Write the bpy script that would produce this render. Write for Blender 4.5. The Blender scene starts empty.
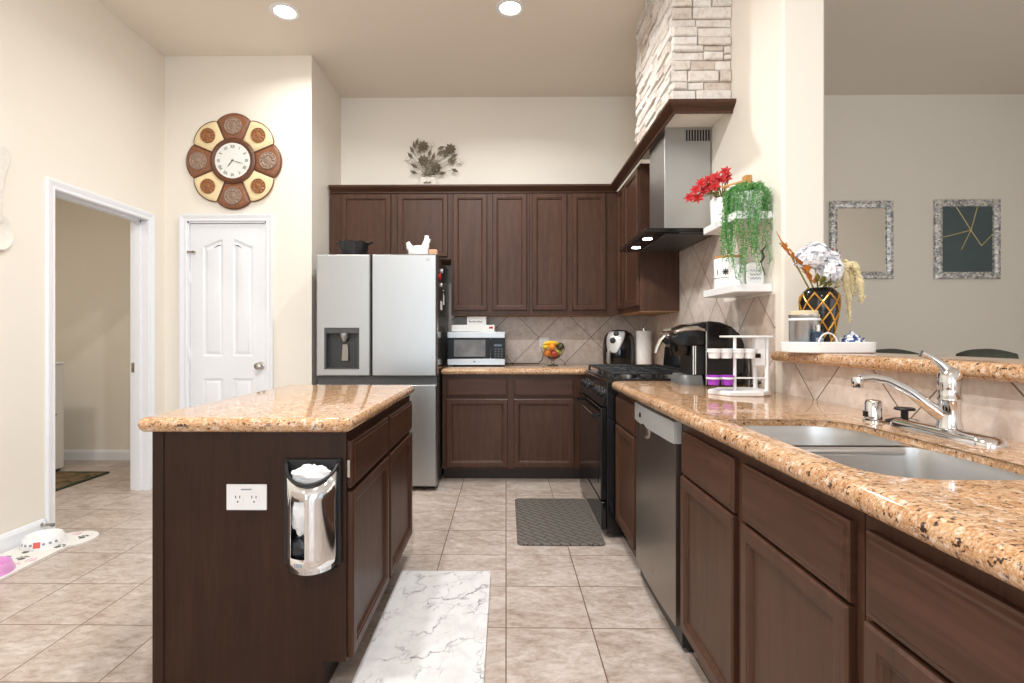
import bpy, bmesh, math, random
from mathutils import Vector, Matrix

C = bpy.context.scene.collection
SC = bpy.context.scene
PI = math.pi
R = random.Random(7)

# ------------------------------------------------------------------ camera
CAM_H = 1.14
cam = bpy.data.cameras.new('camera')
cam.sensor_width = 36.0
cam.lens = 515.0 / 1024 * 36.0
cam.shift_x = 0.0119
cam.shift_y = -0.00488
cam.clip_start = 0.02
cam_o = bpy.data.objects.new('camera', cam)
C.objects.link(cam_o)
cam_o.location = (0, 0, CAM_H)
cam_o.rotation_euler = (PI / 2, 0, 0.012)
SC.camera = cam_o

# ------------------------------------------------------------------ world, daylight, exposure
SC.view_settings.view_transform = 'Standard'
SC.view_settings.look = 'None'
SC.view_settings.exposure = 0.07
SC.view_settings.gamma = 1.0
SC.view_settings.use_curve_mapping = False
W = bpy.data.worlds.new('sky')
SC.world = W
W.use_nodes = True
W.node_tree.nodes['Background'].inputs[0].default_value = (0.80, 0.90, 1.0, 1)
W.node_tree.nodes['Background'].inputs[1].default_value = 1.0


def area(name, loc, rot, sx, sy, power, col=(1, 1, 1)):
    d = bpy.data.lights.new(name, 'AREA')
    d.shape = 'RECTANGLE'
    d.size, d.size_y = sx, sy
    d.energy = power
    d.color = col
    o = bpy.data.objects.new(name, d)
    C.objects.link(o)
    o.location = loc
    o.rotation_euler = rot
    return o


# area lights in unseen windows added beside or behind the camera as fill
YN, XL, XD = -6.5, -2.66, 4.9
DAY = (0.80, 0.92, 1.04)
WZ = (0.3, 3.0)
WIN = [(-1.6, -0.5), (-0.3, 0.8), (2.2, 4.4)]          # rear wall, unseen openings placed for the light
ADDED_WINL = (-4.6, -2.4, 0.5, 2.9)                          # added in the left wall to brighten the right-hand cabinets: y0, y1, z0, z1
ADDED_WINR = (-4.2, 1.2, 0.4, 2.7)                          # added in the dining-room side wall to brighten the dining wall
for a, b in WIN[:2]:
    area('added_window_light', ((a + b) / 2, YN - .04, sum(WZ) / 2), (PI / 2, 0, 0), b - a, WZ[1] - WZ[0], 46 * (b - a), DAY)
area('added_window_light', (XL - .04, (ADDED_WINL[0] + ADDED_WINL[1]) / 2, (ADDED_WINL[2] + ADDED_WINL[3]) / 2), (PI / 2, 0, -PI / 2), ADDED_WINL[1] - ADDED_WINL[0], ADDED_WINL[3] - ADDED_WINL[2], 45, DAY)
area('added_window_light', (XD + .04, (ADDED_WINR[0] + ADDED_WINR[1]) / 2, (ADDED_WINR[2] + ADDED_WINR[3]) / 2), (PI / 2, 0, PI / 2), ADDED_WINR[1] - ADDED_WINR[0], ADDED_WINR[3] - ADDED_WINR[2], 48, (1.0, .965, .91))


# ------------------------------------------------------------------ mesh helpers


class MB:
    def __init__(s):
        s.bm = bmesh.new()

    def v(s, p):
        return s.bm.verts.new(p)

    def f(s, vs):
        try:
            return s.bm.faces.new(vs)
        except ValueError:
            return None

    def box(s, x0, x1, y0, y1, z0, z1, M=None):
        p = [Vector((x, y, z)) for z in (z0, z1) for y in (y0, y1) for x in (x0, x1)]
        if M:
            p = [M @ q for q in p]
        v = [s.v(q) for q in p]
        for q in ((0, 2, 3, 1), (4, 5, 7, 6), (0, 1, 5, 4), (2, 6, 7, 3), (0, 4, 6, 2), (1, 3, 7, 5)):
            s.f([v[i] for i in q])
        return s

    def rings(s, rings, cap0=True, cap1=True, closed=True):
        vr = [[s.v(p) for p in r] for r in rings]
        n = len(vr[0])
        for a, b in zip(vr, vr[1:]):
            for i in range(n if closed else n - 1):
                j = (i + 1) % n
                s.f([a[i], a[j], b[j], b[i]])
        if cap0:
            s.f(vr[0][::-1])
        if cap1:
            s.f(vr[-1])
        return vr

    def lathe(s, prof, c=(0, 0, 0), axis='z', n=24, cap0=True, cap1=True):
        """prof: (radius, height) pairs along axis"""
        c = Vector(c)
        out = []
        for r, h in prof:
            ring = []
            for i in range(n):
                t = 2 * PI * i / n
                a, b = r * math.cos(t), r * math.sin(t)
                if axis == 'z':
                    q = Vector((a, b, h))
                elif axis == 'y':
                    q = Vector((a, h, -b))
                else:
                    q = Vector((h, a, b))
                ring.append(c + q)
            out.append(ring)
        s.rings(out, cap0, cap1)
        return s

    def tube(s, pts, r, n=8, cap=True):
        pts = [Vector(p) for p in pts]
        rr = r if isinstance(r, (list, tuple)) else [r] * len(pts)
        out = []
        up = None
        for i, p in enumerate(pts):
            d = (pts[min(i + 1, len(pts) - 1)] - pts[max(i - 1, 0)])
            if d.length < 1e-9:
                d = Vector((0, 0, 1))
            d.normalize()
            if up is None:
                up = Vector((0, 0, 1)) if abs(d.z) < .9 else Vector((1, 0, 0))
            sd = d.cross(up)
            if sd.length < 1e-6:
                sd = d.cross(Vector((1, 0.3, 0)))
            sd.normalize()
            up = sd.cross(d).normalized()
            out.append([p + rr[i] * (math.cos(2 * PI * k / n) * sd + math.sin(2 * PI * k / n) * up) for k in range(n)])
        s.rings(out, cap, cap)
        return s

    def ball(s, c, r, n=10, m=6, M=None):
        c = Vector(c)
        if not isinstance(r, (tuple, list)):
            r = (r, r, r)
        rows = []
        for j in range(1, m):
            ph = PI * j / m
            rows.append([Vector((r[0] * math.sin(ph) * math.cos(2 * PI * i / n), r[1] * math.sin(ph) * math.sin(2 * PI * i / n), -r[2] * math.cos(ph))) for i in range(n)])
        T = (lambda q: c + (M @ q if M else q))
        vr = [[s.v(T(q)) for q in row] for row in rows]
        b = s.v(T(Vector((0, 0, -r[2]))))
        t = s.v(T(Vector((0, 0, r[2]))))
        for a, d in zip(vr, vr[1:]):
            for i in range(n):
                j = (i + 1) % n
                s.f([a[i], a[j], d[j], d[i]])
        for i in range(n):
            j = (i + 1) % n
            s.f([b, vr[0][j], vr[0][i]])
            s.f([t, vr[-1][i], vr[-1][j]])
        return s

    def prism(s, pts, f0, f1):
        """pts 2d; f0, f1 map (a, b) to a 3d point at either end"""
        a = [s.v(f0(*p)) for p in pts]
        b = [s.v(f1(*p)) for p in pts]
        n = len(pts)
        for i in range(n):
            j = (i + 1) % n
            s.f([a[i], a[j], b[j], b[i]])
        s.f(a[::-1])
        s.f(b)
        return s

    def leaf(s, p, d, ln, w, up=(0, 0, 1), t=.0012):
        """a small folded leaf with a little thickness"""
        p, d = Vector(p), Vector(d).normalized()
        sd = d.cross(Vector(up))
        if sd.length < 1e-4:
            sd = d.cross(Vector((1, 0, .2)))
        sd.normalize()
        nn = sd.cross(d)
        a = s.v(p)
        e = s.v(p + d * ln)
        l = s.v(p + d * ln * .45 + sd * w * .5 + nn * w * .15)
        r = s.v(p + d * ln * .45 - sd * w * .5 + nn * w * .15)
        m = s.v(p + d * ln * .45 + nn * t)
        k = s.v(p + d * ln * .45 - nn * t)
        for q in ((a, l, m), (a, m, r), (e, m, l), (e, r, m), (a, k, l), (a, r, k), (e, l, k), (e, k, r)):
            s.f(list(q))
        return s

    def fill(s, loops):
        """fill a planar region bounded by loops of existing verts (outer first, then holes)"""
        es = []
        for L in loops:
            for i in range(len(L)):
                a, b = L[i], L[(i + 1) % len(L)]
                e = s.bm.edges.get((a, b)) or s.bm.edges.new((a, b))
                es.append(e)
        bmesh.ops.triangle_fill(s.bm, use_beauty=True, edges=es)

    def build(s, name, mat, parent=None, bevel=0, seg=2, smooth=False, angle=35, local=False, solid=0, subd=0):
        bmesh.ops.recalc_face_normals(s.bm, faces=s.bm.faces[:])
        me = bpy.data.meshes.new(name)
        s.bm.to_mesh(me)
        s.bm.free()
        me.materials.append(mat)
        o = bpy.data.objects.new(name, me)
        C.objects.link(o)
        if parent is not None:
            o.parent = parent
            if not local and parent.parent is None:
                o.location = -Vector(parent.location)
        if solid:
            m = o.modifiers.new('solid', 'SOLIDIFY')
            m.thickness = solid
            m.offset = -1
        if bevel:
            m = o.modifiers.new('bevel', 'BEVEL')
            m.width = bevel
            m.segments = seg
            m.limit_method = 'ANGLE'
            m.angle_limit = math.radians(40)
            m.harden_normals = False
        if subd:
            m = o.modifiers.new('subd', 'SUBSURF')
            m.levels = m.render_levels = subd
        if smooth or bevel:
            ang = math.radians(angle)
            for p in me.polygons:
                p.use_smooth = True
            try:
                me.set_sharp_from_angle(angle=ang)
            except Exception:
                pass
        return o


def tag(o, label=None, cat=None, group=None, kind=None):
    if label:
        o['label'] = label
    if cat:
        o['category'] = cat
    if group:
        o['group'] = group
    if kind:
        o['kind'] = kind
    return o


def thing(name, label, cat, loc=(0, 0, 0), group=None, kind=None):
    o = bpy.data.objects.new(name, None)
    o.empty_display_size = .05
    C.objects.link(o)
    o.location = loc
    return tag(o, label, cat, group, kind)


def struct(o, label=None, cat=None):
    return tag(o, label, cat, kind='structure')


def dup(root, loc=None, rotz=None, label=None):
    r = root.copy()
    C.objects.link(r)
    if loc is not None:
        r.location = loc
    if rotz is not None:
        r.rotation_euler = (0, 0, rotz)
    if label:
        r['label'] = label
    for ch in list(root.children):
        c = ch.copy()
        C.objects.link(c)
        c.parent = r
        for g in list(ch.children):
            d = g.copy()
            C.objects.link(d)
            d.parent = c
    return r


def inset(poly, d):
    """inset a ccw polygon (list of (x, y)) by d"""
    out = []
    n = len(poly)
    for i in range(n):
        p0, p1, p2 = Vector(poly[i - 1]), Vector(poly[i]), Vector(poly[(i + 1) % n])
        a = (p1 - p0).normalized()
        b = (p2 - p1).normalized()
        na, nb = Vector((-a.y, a.x)), Vector((-b.y, b.x))
        m = na + nb
        k = m.length_squared
        out.append(tuple(p1 + m * (2 * d / k)) if k > .05 else tuple(p1 + na * d))
    return out


def rrect(x0, x1, y0, y1, r, n=6):
    """rounded rectangle, ccw; r a number or four radii for corners (x0y0, x1y0, x1y1, x0y1)"""
    rs = r if isinstance(r, (list, tuple)) else [r] * 4
    out = []
    for (cx, cy, sx, sy, a0), q in zip(((x0, y0, 1, 1, PI), (x1, y0, -1, 1, 1.5 * PI), (x1, y1, -1, -1, 0), (x0, y1, 1, -1, .5 * PI)), rs):
        if q <= 0:
            out.append((cx, cy))
            continue
        for i in range(n + 1):
            t = a0 + .5 * PI * i / n
            out.append((cx + sx * q + q * math.cos(t), cy + sy * q + q * math.sin(t)))
    return out


def slab(outline, z0, z1, holes=(), steps=8, r=None):
    """stone slab with a full bullnose edge"""
    m = MB()
    hr = (z1 - z0) / 2
    r = r or hr
    zc = (z0 + z1) / 2
    rs = []
    for k in range(steps + 1):
        a = -PI / 2 + PI * k / steps
        rs.append([(x, y, zc + hr * math.sin(a)) for x, y in inset(outline, r - r * math.cos(a))])
    vr = m.rings(rs, False, False)
    tops, bots = [vr[-1]], [vr[0]]
    for h in holes:
        hv = m.rings([[(x, y, z0) for x, y in inset(h, -.03)], [(x, y, z1 - .02) for x, y in inset(h, -.03)], [(x, y, z1 - .02) for x, y in h], [(x, y, z1 - .004) for x, y in h], [(x, y, z1) for x, y in inset(h[::-1], -.0 + -.004)[::-1]]], False, False)
        tops.append(hv[-1])
        bots.append(hv[0])
    m.fill(tops)
    m.fill(bots)
    return m


class Frame:
    """local panel frame: origin o, in-plane u, v and outward n"""

    def __init__(s, o, u, v, n):
        s.o, s.u, s.v, s.n = Vector(o), Vector(u), Vector(v), Vector(n)

    def __call__(s, a, b, c=0):
        return s.o + s.u * a + s.v * b + s.n * c


FRONT = lambda x, y, z: Frame((x, y, z), (1, 0, 0), (0, 0, 1), (0, -1, 0))     # faces the camera
LEFTF = lambda x, y, z: Frame((x, y, z), (0, -1, 0), (0, 0, 1), (-1, 0, 0))    # faces -x, u runs to the camera
RIGHTF = lambda x, y, z: Frame((x, y, z), (0, 1, 0), (0, 0, 1), (1, 0, 0))     # faces +x, u runs away


def panel(F, w, h, rings, mb=None):
    m = mb or MB()
    m.rings([[F(i, i, d), F(w - i, i, d), F(w - i, h - i, d), F(i, h - i, d)] for i, d in rings], True, True)
    return m


T = .02
DOOR = [(0, 0), (0, T - .005), (.005, T), (.034, T), (.038, T - .003), (.043, T - .004), (.049, T - .012), (.053, T - .012)]
DRAW = [(0, 0), (0, T - .008), (.004, T - .004), (.012, T - .003), (.016, T)]


def poly_frame(F, pts, rings, m):
    m.rings([[F(x, y, d) for x, y in inset(pts, i)] for i, d in rings], False, True)


# ------------------------------------------------------------------ materials


def srgb(r, g, b):
    f = lambda c: (c / 255 / 12.92) if c <= 10 else ((c / 255 + .055) / 1.055) ** 2.4
    return (f(r), f(g), f(b), 1)


class NT:
    def __init__(s, name):
        s.m = bpy.data.materials.new(name)
        s.m.use_nodes = True
        s.t = s.m.node_tree
        s.b = s.t.nodes['Principled BSDF']

    def n(s, typ, **kw):
        x = s.t.nodes.new(typ)
        for k, v in kw.items():
            if k in x.inputs.keys():
                x.inputs[k].default_value = v
            else:
                setattr(x, k, v)
        return x

    def l(s, a, b):
        s.t.links.new(a, b)

    def coord(s, scale=(1, 1, 1), rot=(0, 0, 0), loc=(0, 0, 0)):
        tc = s.n('ShaderNodeTexCoord')
        mp = s.n('ShaderNodeMapping')
        mp.inputs['Scale'].default_value = scale
        mp.inputs['Rotation'].default_value = rot
        mp.inputs['Location'].default_value = loc
        s.l(tc.outputs['Object'], mp.inputs[0])
        return mp.outputs[0]

    def noise(s, vec, scale, detail=4, rough=.55, dist=0):
        x = s.n('ShaderNodeTexNoise')
        x.inputs['Scale'].default_value = scale
        x.inputs['Detail'].default_value = detail
        x.inputs['Roughness'].default_value = rough
        x.inputs['Distortion'].default_value = dist
        s.l(vec, x.inputs['Vector'])
        return x.outputs['Fac']

    def ramp(s, fac, stops, interp='LINEAR'):
        x = s.n('ShaderNodeValToRGB')
        e = x.color_ramp.elements
        x.color_ramp.interpolation = interp
        e[0].position, e[0].color = stops[0]
        e[1].position, e[1].color = stops[-1]
        for p, c in stops[1:-1]:
            q = e.new(p)
            q.color = c
        s.l(fac, x.inputs[0])
        return x.outputs[0]

    def mix(s, fac, a, b, blend='MIX'):
        x = s.n('ShaderNodeMix')
        x.data_type = 'RGBA'
        x.blend_type = blend
        for sock, val in ((x.inputs[0], fac), (x.inputs[6], a), (x.inputs[7], b)):
            if hasattr(val, 'is_output'):
                s.l(val, sock)
            else:
                sock.default_value = val
        return x.outputs[2]

    def math(s, op, a, b=None):
        x = s.n('ShaderNodeMath')
        x.operation = op
        for sock, val in zip(x.inputs, (a, b)):
            if val is None:
                continue
            if hasattr(val, 'is_output'):
                s.l(val, sock)
            else:
                sock.default_value = val
        return x.outputs[0]

    def bump(s, h, strength=.2, dist=.01):
        x = s.n('ShaderNodeBump')
        x.inputs['Strength'].default_value = strength
        x.inputs['Distance'].default_value = dist
        s.l(h, x.inputs['Height'])
        s.l(x.outputs[0], s.b.inputs['Normal'])

    def set(s, color=None, rough=None, metal=None, spec=None, coat=None):
        B = s.b.inputs
        if color is not None:
            if hasattr(color, 'is_output'):
                s.l(color, B['Base Color'])
            else:
                B['Base Color'].default_value = color
        if rough is not None:
            if hasattr(rough, 'is_output'):
                s.l(rough, B['Roughness'])
            else:
                B['Roughness'].default_value = rough
        if metal is not None:
            B['Metallic'].default_value = metal
        if spec is not None:
            B['Specular IOR Level'].default_value = spec
        if coat is not None:
            B['Coat Weight'].default_value = coat
            B['Coat Roughness'].default_value = .05
        return s


def plain(name, col, rough=.5, metal=0, spec=.5, var=.06, scale=30, bump=0, coat=None):
    t = NT(name)
    c = t.coord()
    f = t.noise(c, scale, 3)
    d = tuple(max(0, q * (1 - var)) for q in col[:3]) + (1,)
    u = tuple(min(1, q * (1 + var)) for q in col[:3]) + (1,)
    t.set(t.ramp(f, [(.3, d), (.7, u)]), rough, metal, spec, coat)
    if bump:
        t.bump(t.noise(c, scale * 6, 4), bump, .002)
    return t.m


def paint(name, col):
    t = NT(name)
    c = t.coord()
    f = t.noise(c, 1.2, 2)
    d = tuple(q * .985 for q in col[:3]) + (1,)
    t.set(t.ramp(f, [(.3, d), (.7, col)]), .62, 0, .25)
    t.bump(t.noise(c, 90, 3), .06, .003)
    return t.m


def wood(name, a, b, axis='z', rough=.36, spec=.26):
    t = NT(name)
    sc = {'z': (14, 14, 1.1), 'y': (14, 1.1, 14), 'x': (1.1, 14, 14)}[axis]
    c = t.coord(sc)
    f = t.noise(c, 2.2, 6, .6, .6)
    g = t.noise(c, 9, 3, .6)
    k = t.mix(.35, t.ramp(f, [(.3, a), (.72, b)]), t.ramp(g, [(.35, a), (.65, b)]))
    t.set(k, t.ramp(g, [(.3, (rough - .05,) * 3 + (1,)), (.7, (rough + .08,) * 3 + (1,))]), 0, spec)
    t.bump(g, .04, .001)
    return t.m


def granite():
    t = NT('speckled_granite')
    c = t.coord((1, 1, 1))
    st = t.coord((1.0, 2.4, 1.6), (0, 0, .6))
    big = t.noise(st, 7, 6, .62, 1.4)
    base = t.ramp(big, [(.30, srgb(140, 96, 60)), (.44, srgb(180, 134, 93)), (.56, srgb(200, 160, 120)), (.70, srgb(218, 190, 158))])
    fine = t.noise(st, 95, 6, .75, .3)
    k = t.mix(.62, base, t.ramp(fine, [(.32, srgb(92, 60, 40)), (.43, srgb(172, 122, 82)), (.53, srgb(206, 164, 122)), (.66, srgb(242, 226, 208))]))
    dk = t.noise(c, 105, 4, .65)
    k = t.mix(t.ramp(dk, [(.585, (0, 0, 0, 1)), (.63, (1, 1, 1, 1))]), k, srgb(66, 46, 36))
    bl = t.noise(c, 40, 4, .6)
    k = t.mix(t.ramp(bl, [(.64, (0, 0, 0, 1)), (.67, (1, 1, 1, 1))]), k, srgb(70, 52, 44))
    lt = t.noise(c, 46, 5, .65)
    k = t.mix(t.math('MULTIPLY', t.ramp(lt, [(.56, (0, 0, 0, 1)), (.64, (1, 1, 1, 1))]), .6), k, srgb(238, 222, 206))
    t.set(k, .07, 0, .5)
    return t.m


def tiles(name, kind, x0=0, z0=0, size=.336):
    t = NT(name)
    tc = t.n('ShaderNodeTexCoord')
    sp = t.n('ShaderNodeSeparateXYZ')
    t.l(tc.outputs['Object'], sp.inputs[0])
    cb = t.n('ShaderNodeCombineXYZ')
    if kind == 'floor':
        t.l(sp.outputs[0], cb.inputs[0])
        t.l(sp.outputs[1], cb.inputs[1])
    else:
        a = t.math('SUBTRACT', sp.outputs[0 if kind == 'back' else 1], x0)
        b = t.math('SUBTRACT', sp.outputs[2], z0)
        t.l(t.math('MULTIPLY', t.math('ADD', a, b), .70711), cb.inputs[0])
        t.l(t.math('MULTIPLY', t.math('SUBTRACT', b, a), .70711), cb.inputs[1])
    br = t.n('ShaderNodeTexBrick')
    br.offset = 0
    br.squash = 1
    I = br.inputs
    I['Color1'].default_value = (0, 0, 0, 1)
    I['Color2'].default_value = (1, 1, 1, 1)
    I['Mortar'].default_value = (.5, .5, .5, 1)
    I['Scale'].default_value = 1
    I['Mortar Size'].default_value = .0024 if kind == 'floor' else .0028
    I['Mortar Smooth'].default_value = .2
    I['Brick Width'].default_value = size
    I['Row Height'].default_value = size
    t.l(cb.outputs[0], br.inputs['Vector'])
    off = t.n('ShaderNodeVectorMath')
    off.operation = 'MULTIPLY_ADD'
    t.l(br.outputs['Color'], off.inputs[0])
    off.inputs[1].default_value = (7, 5, 9)
    t.l(tc.outputs['Object'], off.inputs[2])
    mp = t.n('ShaderNodeMapping')
    mp.inputs['Rotation'].default_value = (0, 0, .35)
    mp.inputs['Scale'].default_value = (1, 1.8, 1) if kind == 'floor' else (1, 1, 1)
    t.l(off.outputs[0], mp.inputs[0])
    n1 = t.noise(mp.outputs[0], 4.2, 8, .66, 1.3)
    n2 = t.noise(mp.outputs[0], 26, 5, .65, .5)
    if kind == 'floor':
        k = t.ramp(n1, [(.27, srgb(138, 119, 107)), (.42, srgb(174, 157, 145)), (.54, srgb(192, 178, 168)), (.70, srgb(210, 200, 192))])
        k = t.mix(.30, k, t.ramp(n2, [(.37, srgb(140, 120, 107)), (.5, srgb(190, 176, 165)), (.64, srgb(222, 213, 205))]))
        gr = srgb(112, 88, 68)
    else:
        k = t.ramp(n1, [(.25, srgb(172, 148, 132)), (.42, srgb(204, 187, 174)), (.56, srgb(220, 208, 198)), (.74, srgb(190, 166, 150))])
        k = t.mix(.4, k, t.ramp(n2, [(.33, srgb(180, 156, 140)), (.5, srgb(212, 198, 186)), (.68, srgb(232, 222, 213))]))
        gr = srgb(118, 98, 84)
    pt = t.mix(t.math('MULTIPLY', br.outputs['Color'], .12), k, srgb(150, 120, 95))
    k = t.mix(br.outputs['Fac'], pt, gr)
    t.set(k, t.ramp(n2, [(.3, (.28,) * 3 + (1,)), (.7, (.42,) * 3 + (1,))]), 0, .45)
    inv = t.math('SUBTRACT', 1.0, br.outputs['Fac'])
    t.bump(t.math('ADD', inv, t.math('MULTIPLY', n2, .12)), .35, .002)
    return t.m


def steel(name, col, rough=.28, axis='z', var=.05):
    t = NT(name)
    sc = {'z': (120, 120, 1.2), 'x': (1.2, 120, 120), 'y': (120, 1.2, 120)}[axis]
    f = t.noise(t.coord(sc), 3, 3)
    a = tuple(q * (1 - var) for q in col[:3]) + (1,)
    t.set(t.ramp(f, [(.3, a), (.7, col)]), t.ramp(f, [(.3, (rough - .012,) * 3 + (1,)), (.7, (rough + .015,) * 3 + (1,))]), 1.0)
    return t.m


def marble():
    t = NT('marble_print_vinyl')
    c = t.coord((1, 1, 1), (0, 0, .6))
    vein = None
    for sc, wd, ms, lo in ((3.4, .014, 4.5, .47), (8.0, .026, 6.0, .49), (16, .034, 7.0, .53)):
        w = t.n('ShaderNodeTexNoise')
        w.inputs['Scale'].default_value = sc * 1.6
        w.inputs['Detail'].default_value = 6
        w.inputs['Roughness'].default_value = .6
        t.l(c, w.inputs['Vector'])
        ad = t.n('ShaderNodeVectorMath')
        ad.operation = 'MULTIPLY_ADD'
        t.l(w.outputs['Color'], ad.inputs[0])
        ad.inputs[1].default_value = (.9 / sc, .9 / sc, 0)
        mp = t.n('ShaderNodeMapping')
        mp.inputs['Scale'].default_value = (1.0, .55, 1)
        t.l(c, mp.inputs[0])
        t.l(mp.outputs[0], ad.inputs[2])
        vo = t.n('ShaderNodeTexVoronoi')
        vo.feature = 'DISTANCE_TO_EDGE'
        vo.inputs['Scale'].default_value = sc
        t.l(ad.outputs[0], vo.inputs['Vector'])
        thin = t.ramp(vo.outputs['Distance'], [(.0, (1, 1, 1, 1)), (wd, (0, 0, 0, 1))])
        msk = t.ramp(t.noise(c, ms, 3), [(lo, (0, 0, 0, 1)), (lo + .16, (1, 1, 1, 1))])
        k = t.math('MULTIPLY', thin, msk)
        vein = k if vein is None else t.math('MAXIMUM', vein, k)
    soft = t.ramp(t.noise(c, 7, 5, .6, 1), [(.35, srgb(214, 211, 211)), (.55, srgb(228, 226, 225))])
    t.set(t.mix(vein, soft, srgb(98, 90, 98)), .4, 0, .4)
    return t.m


def emit(name, col, strength):
    t = NT(name)
    t.set(col, .5)
    t.b.inputs['Emission Color'].default_value = col
    t.b.inputs['Emission Strength'].default_value = strength
    return t.m


def glass(name, col=(1, 1, 1, 1), rough=.02):
    t = NT(name)
    t.set(col, rough, 0)
    t.b.inputs['Transmission Weight'].default_value = 1
    t.b.inputs['IOR'].default_value = 1.45
    return t.m


def stone():
    t = NT('stacked_ledge_stone')
    at = t.n('ShaderNodeAttribute')
    at.attribute_name = 'tone'
    c = t.coord()
    k = t.ramp(at.outputs['Fac'], [(0, srgb(172, 152, 136)), (.16, srgb(208, 196, 184)), (.5, srgb(226, 220, 213)), (.8, srgb(236, 233, 230)), (1, srgb(210, 204, 198))])
    n = t.noise(c, 28, 6, .65, .4)
    k = t.mix(.45, k, t.ramp(n, [(.3, srgb(160, 136, 118)), (.48, srgb(222, 212, 202)), (.7, srgb(242, 238, 233))]))
    t.set(k, .8, 0, .3)
    t.bump(t.noise(c, 60, 6), .5, .006)
    return t.m


M = {}
M['wall'] = paint('cream_wall_paint', srgb(240, 233, 221))
M['ceil'] = paint('ceiling_paint', srgb(240, 230, 218))
M['trim'] = plain('white_trim_paint', srgb(238, 240, 244), .35, var=.01)
M['wood'] = wood('espresso_stained_wood', srgb(60, 38, 27), srgb(88, 59, 45))
M['woodh'] = wood('espresso_stained_wood_crosswise', srgb(60, 38, 27), srgb(88, 59, 45), 'x')
M['woody'] = wood('espresso_stained_wood_lengthwise', srgb(60, 38, 27), srgb(88, 59, 45), 'y')
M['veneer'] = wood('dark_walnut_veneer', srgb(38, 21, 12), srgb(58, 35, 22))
M['kick'] = plain('dark_toe_kick', srgb(48, 34, 28), .5)
M['raw'] = wood('raw_plywood_underside', srgb(150, 112, 78), srgb(176, 138, 100), 'y', .6)
M['granite'] = granite()
M['floor'] = tiles('beige_ceramic_floor_tile', 'floor')
M['splash'] = tiles('diagonal_stone_tile_back', 'back', .299, 1.133, .335)
M['splash2'] = tiles('diagonal_stone_tile_side', 'side', 1.598, .879, .335)
M['steel'] = steel('brushed_stainless', srgb(182, 183, 183), .38, 'z', .015)
M['steelx'] = steel('brushed_stainless_crosswise', srgb(200, 200, 198), .33, 'y')
M['steeld'] = steel('dark_stainless', srgb(150, 144, 138), .32, 'z', .008)
M['sink'] = steel('satin_sink_steel', srgb(226, 226, 225), .40, 'y', .02)
M['chrome'] = plain('chrome', srgb(225, 226, 228), .07, 1, var=.01)
M['nickel'] = plain('satin_nickel', srgb(190, 184, 174), .25, 1, var=.02)
M['black'] = plain('gloss_black', srgb(18, 18, 19), .12, var=.1)
M['mwglass'] = plain('dark_microwave_glass', srgb(26, 27, 29), .22, spec=.12, var=.05)
M['blackm'] = plain('matte_black', srgb(26, 26, 27), .45, var=.15)
M['iron'] = plain('cast_iron', srgb(30, 31, 33), .42, var=.2, bump=.2)
M['char'] = plain('charcoal_plastic', srgb(74, 74, 74), .4)
M['fside'] = plain('dark_grey_enamel', srgb(58, 56, 54), .14)
M['white'] = plain('white_plastic', srgb(240, 240, 240), .3, var=.01)
M['ceram'] = plain('white_glazed_ceramic', srgb(242, 242, 241), .18, var=.01)
M['paper'] = plain('white_paper', srgb(240, 239, 236), .8, var=.02, bump=.15)
M['stone'] = stone()
M['oven'] = plain('oven_glass', srgb(38, 34, 33), .1, var=.05)
M['gmat'] = None
M['marble'] = marble()
M['pink'] = plain('pink_plastic', srgb(226, 160, 214), .4)
M['red'] = plain('red_petal', srgb(188, 20, 24), .6, var=.2, scale=60)
M['leafg'] = plain('green_leaf', srgb(92, 158, 84), .5, var=.3, scale=40)
M['leafo'] = plain('olive_leaf', srgb(124, 120, 52), .5, var=.25, scale=40)
M['oak'] = wood('light_oak', srgb(176, 122, 66), srgb(206, 156, 96), 'y', .5)
M['gold'] = plain('gold_paint', srgb(204, 150, 70), .3, .7, var=.1)
M['orange'] = plain('rust_orange_leaf', srgb(196, 122, 44), .6, var=.25, scale=50)
M['rust'] = plain('rust_brown_leaf', srgb(140, 66, 40), .6, var=.25, scale=50)
M['petal'] = plain('white_petal', srgb(242, 242, 246), .6, var=.03, scale=60)
M['cream'] = plain('cream_tassel', srgb(226, 210, 168), .8, var=.12, scale=120, bump=.4)
M['purple'] = plain('purple_foil', srgb(164, 62, 196), .35, var=.1)
M['mirror'] = plain('mirror_glass', srgb(232, 230, 226), .02, 1, var=0)
M['glass'] = glass('clear_glass', (.97, .99, .98, 1))
M['can'] = emit('lamp_diffuser', (1, .93, .82, 1), 14)
M['led'] = emit('hood_lamp_diffuser', (.86, .95, 1, 1), 12)

# ------------------------------------------------------------------ the room
XR, YP, YB, ZC = 1.235, 3.985, 4.70, 3.325


def wallbox(name, m, x0, x1, y0, y1, z0, z1):
    return struct(MB().box(x0, x1, y0, y1, z0, z1).build(name, m))


wallbox('floor', M['floor'], -5.0, XD, YN, YB + .12, -.1, 0)
wallbox('ceiling', M['ceil'], -5.0, XD, YN, YB + .12, ZC, ZC + .1)

# left wall with the laundry doorway
m = MB()
D0, D1, DH = 2.985, 3.80, 2.015
m.box(XL - .12, XL, YN, ADDED_WINL[0], 0, ZC).box(XL - .12, XL, ADDED_WINL[1], D0, 0, ZC).box(XL - .12, XL, ADDED_WINL[0], ADDED_WINL[1], 0, ADDED_WINL[2]).box(XL - .12, XL, ADDED_WINL[0], ADDED_WINL[1], ADDED_WINL[3], ZC)
m.box(XL - .12, XL, D1, YB + .0, 0, ZC).box(XL - .12, XL, D0, D1, DH, ZC)
struct(m.build('wall_left', M['wall']))
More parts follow.
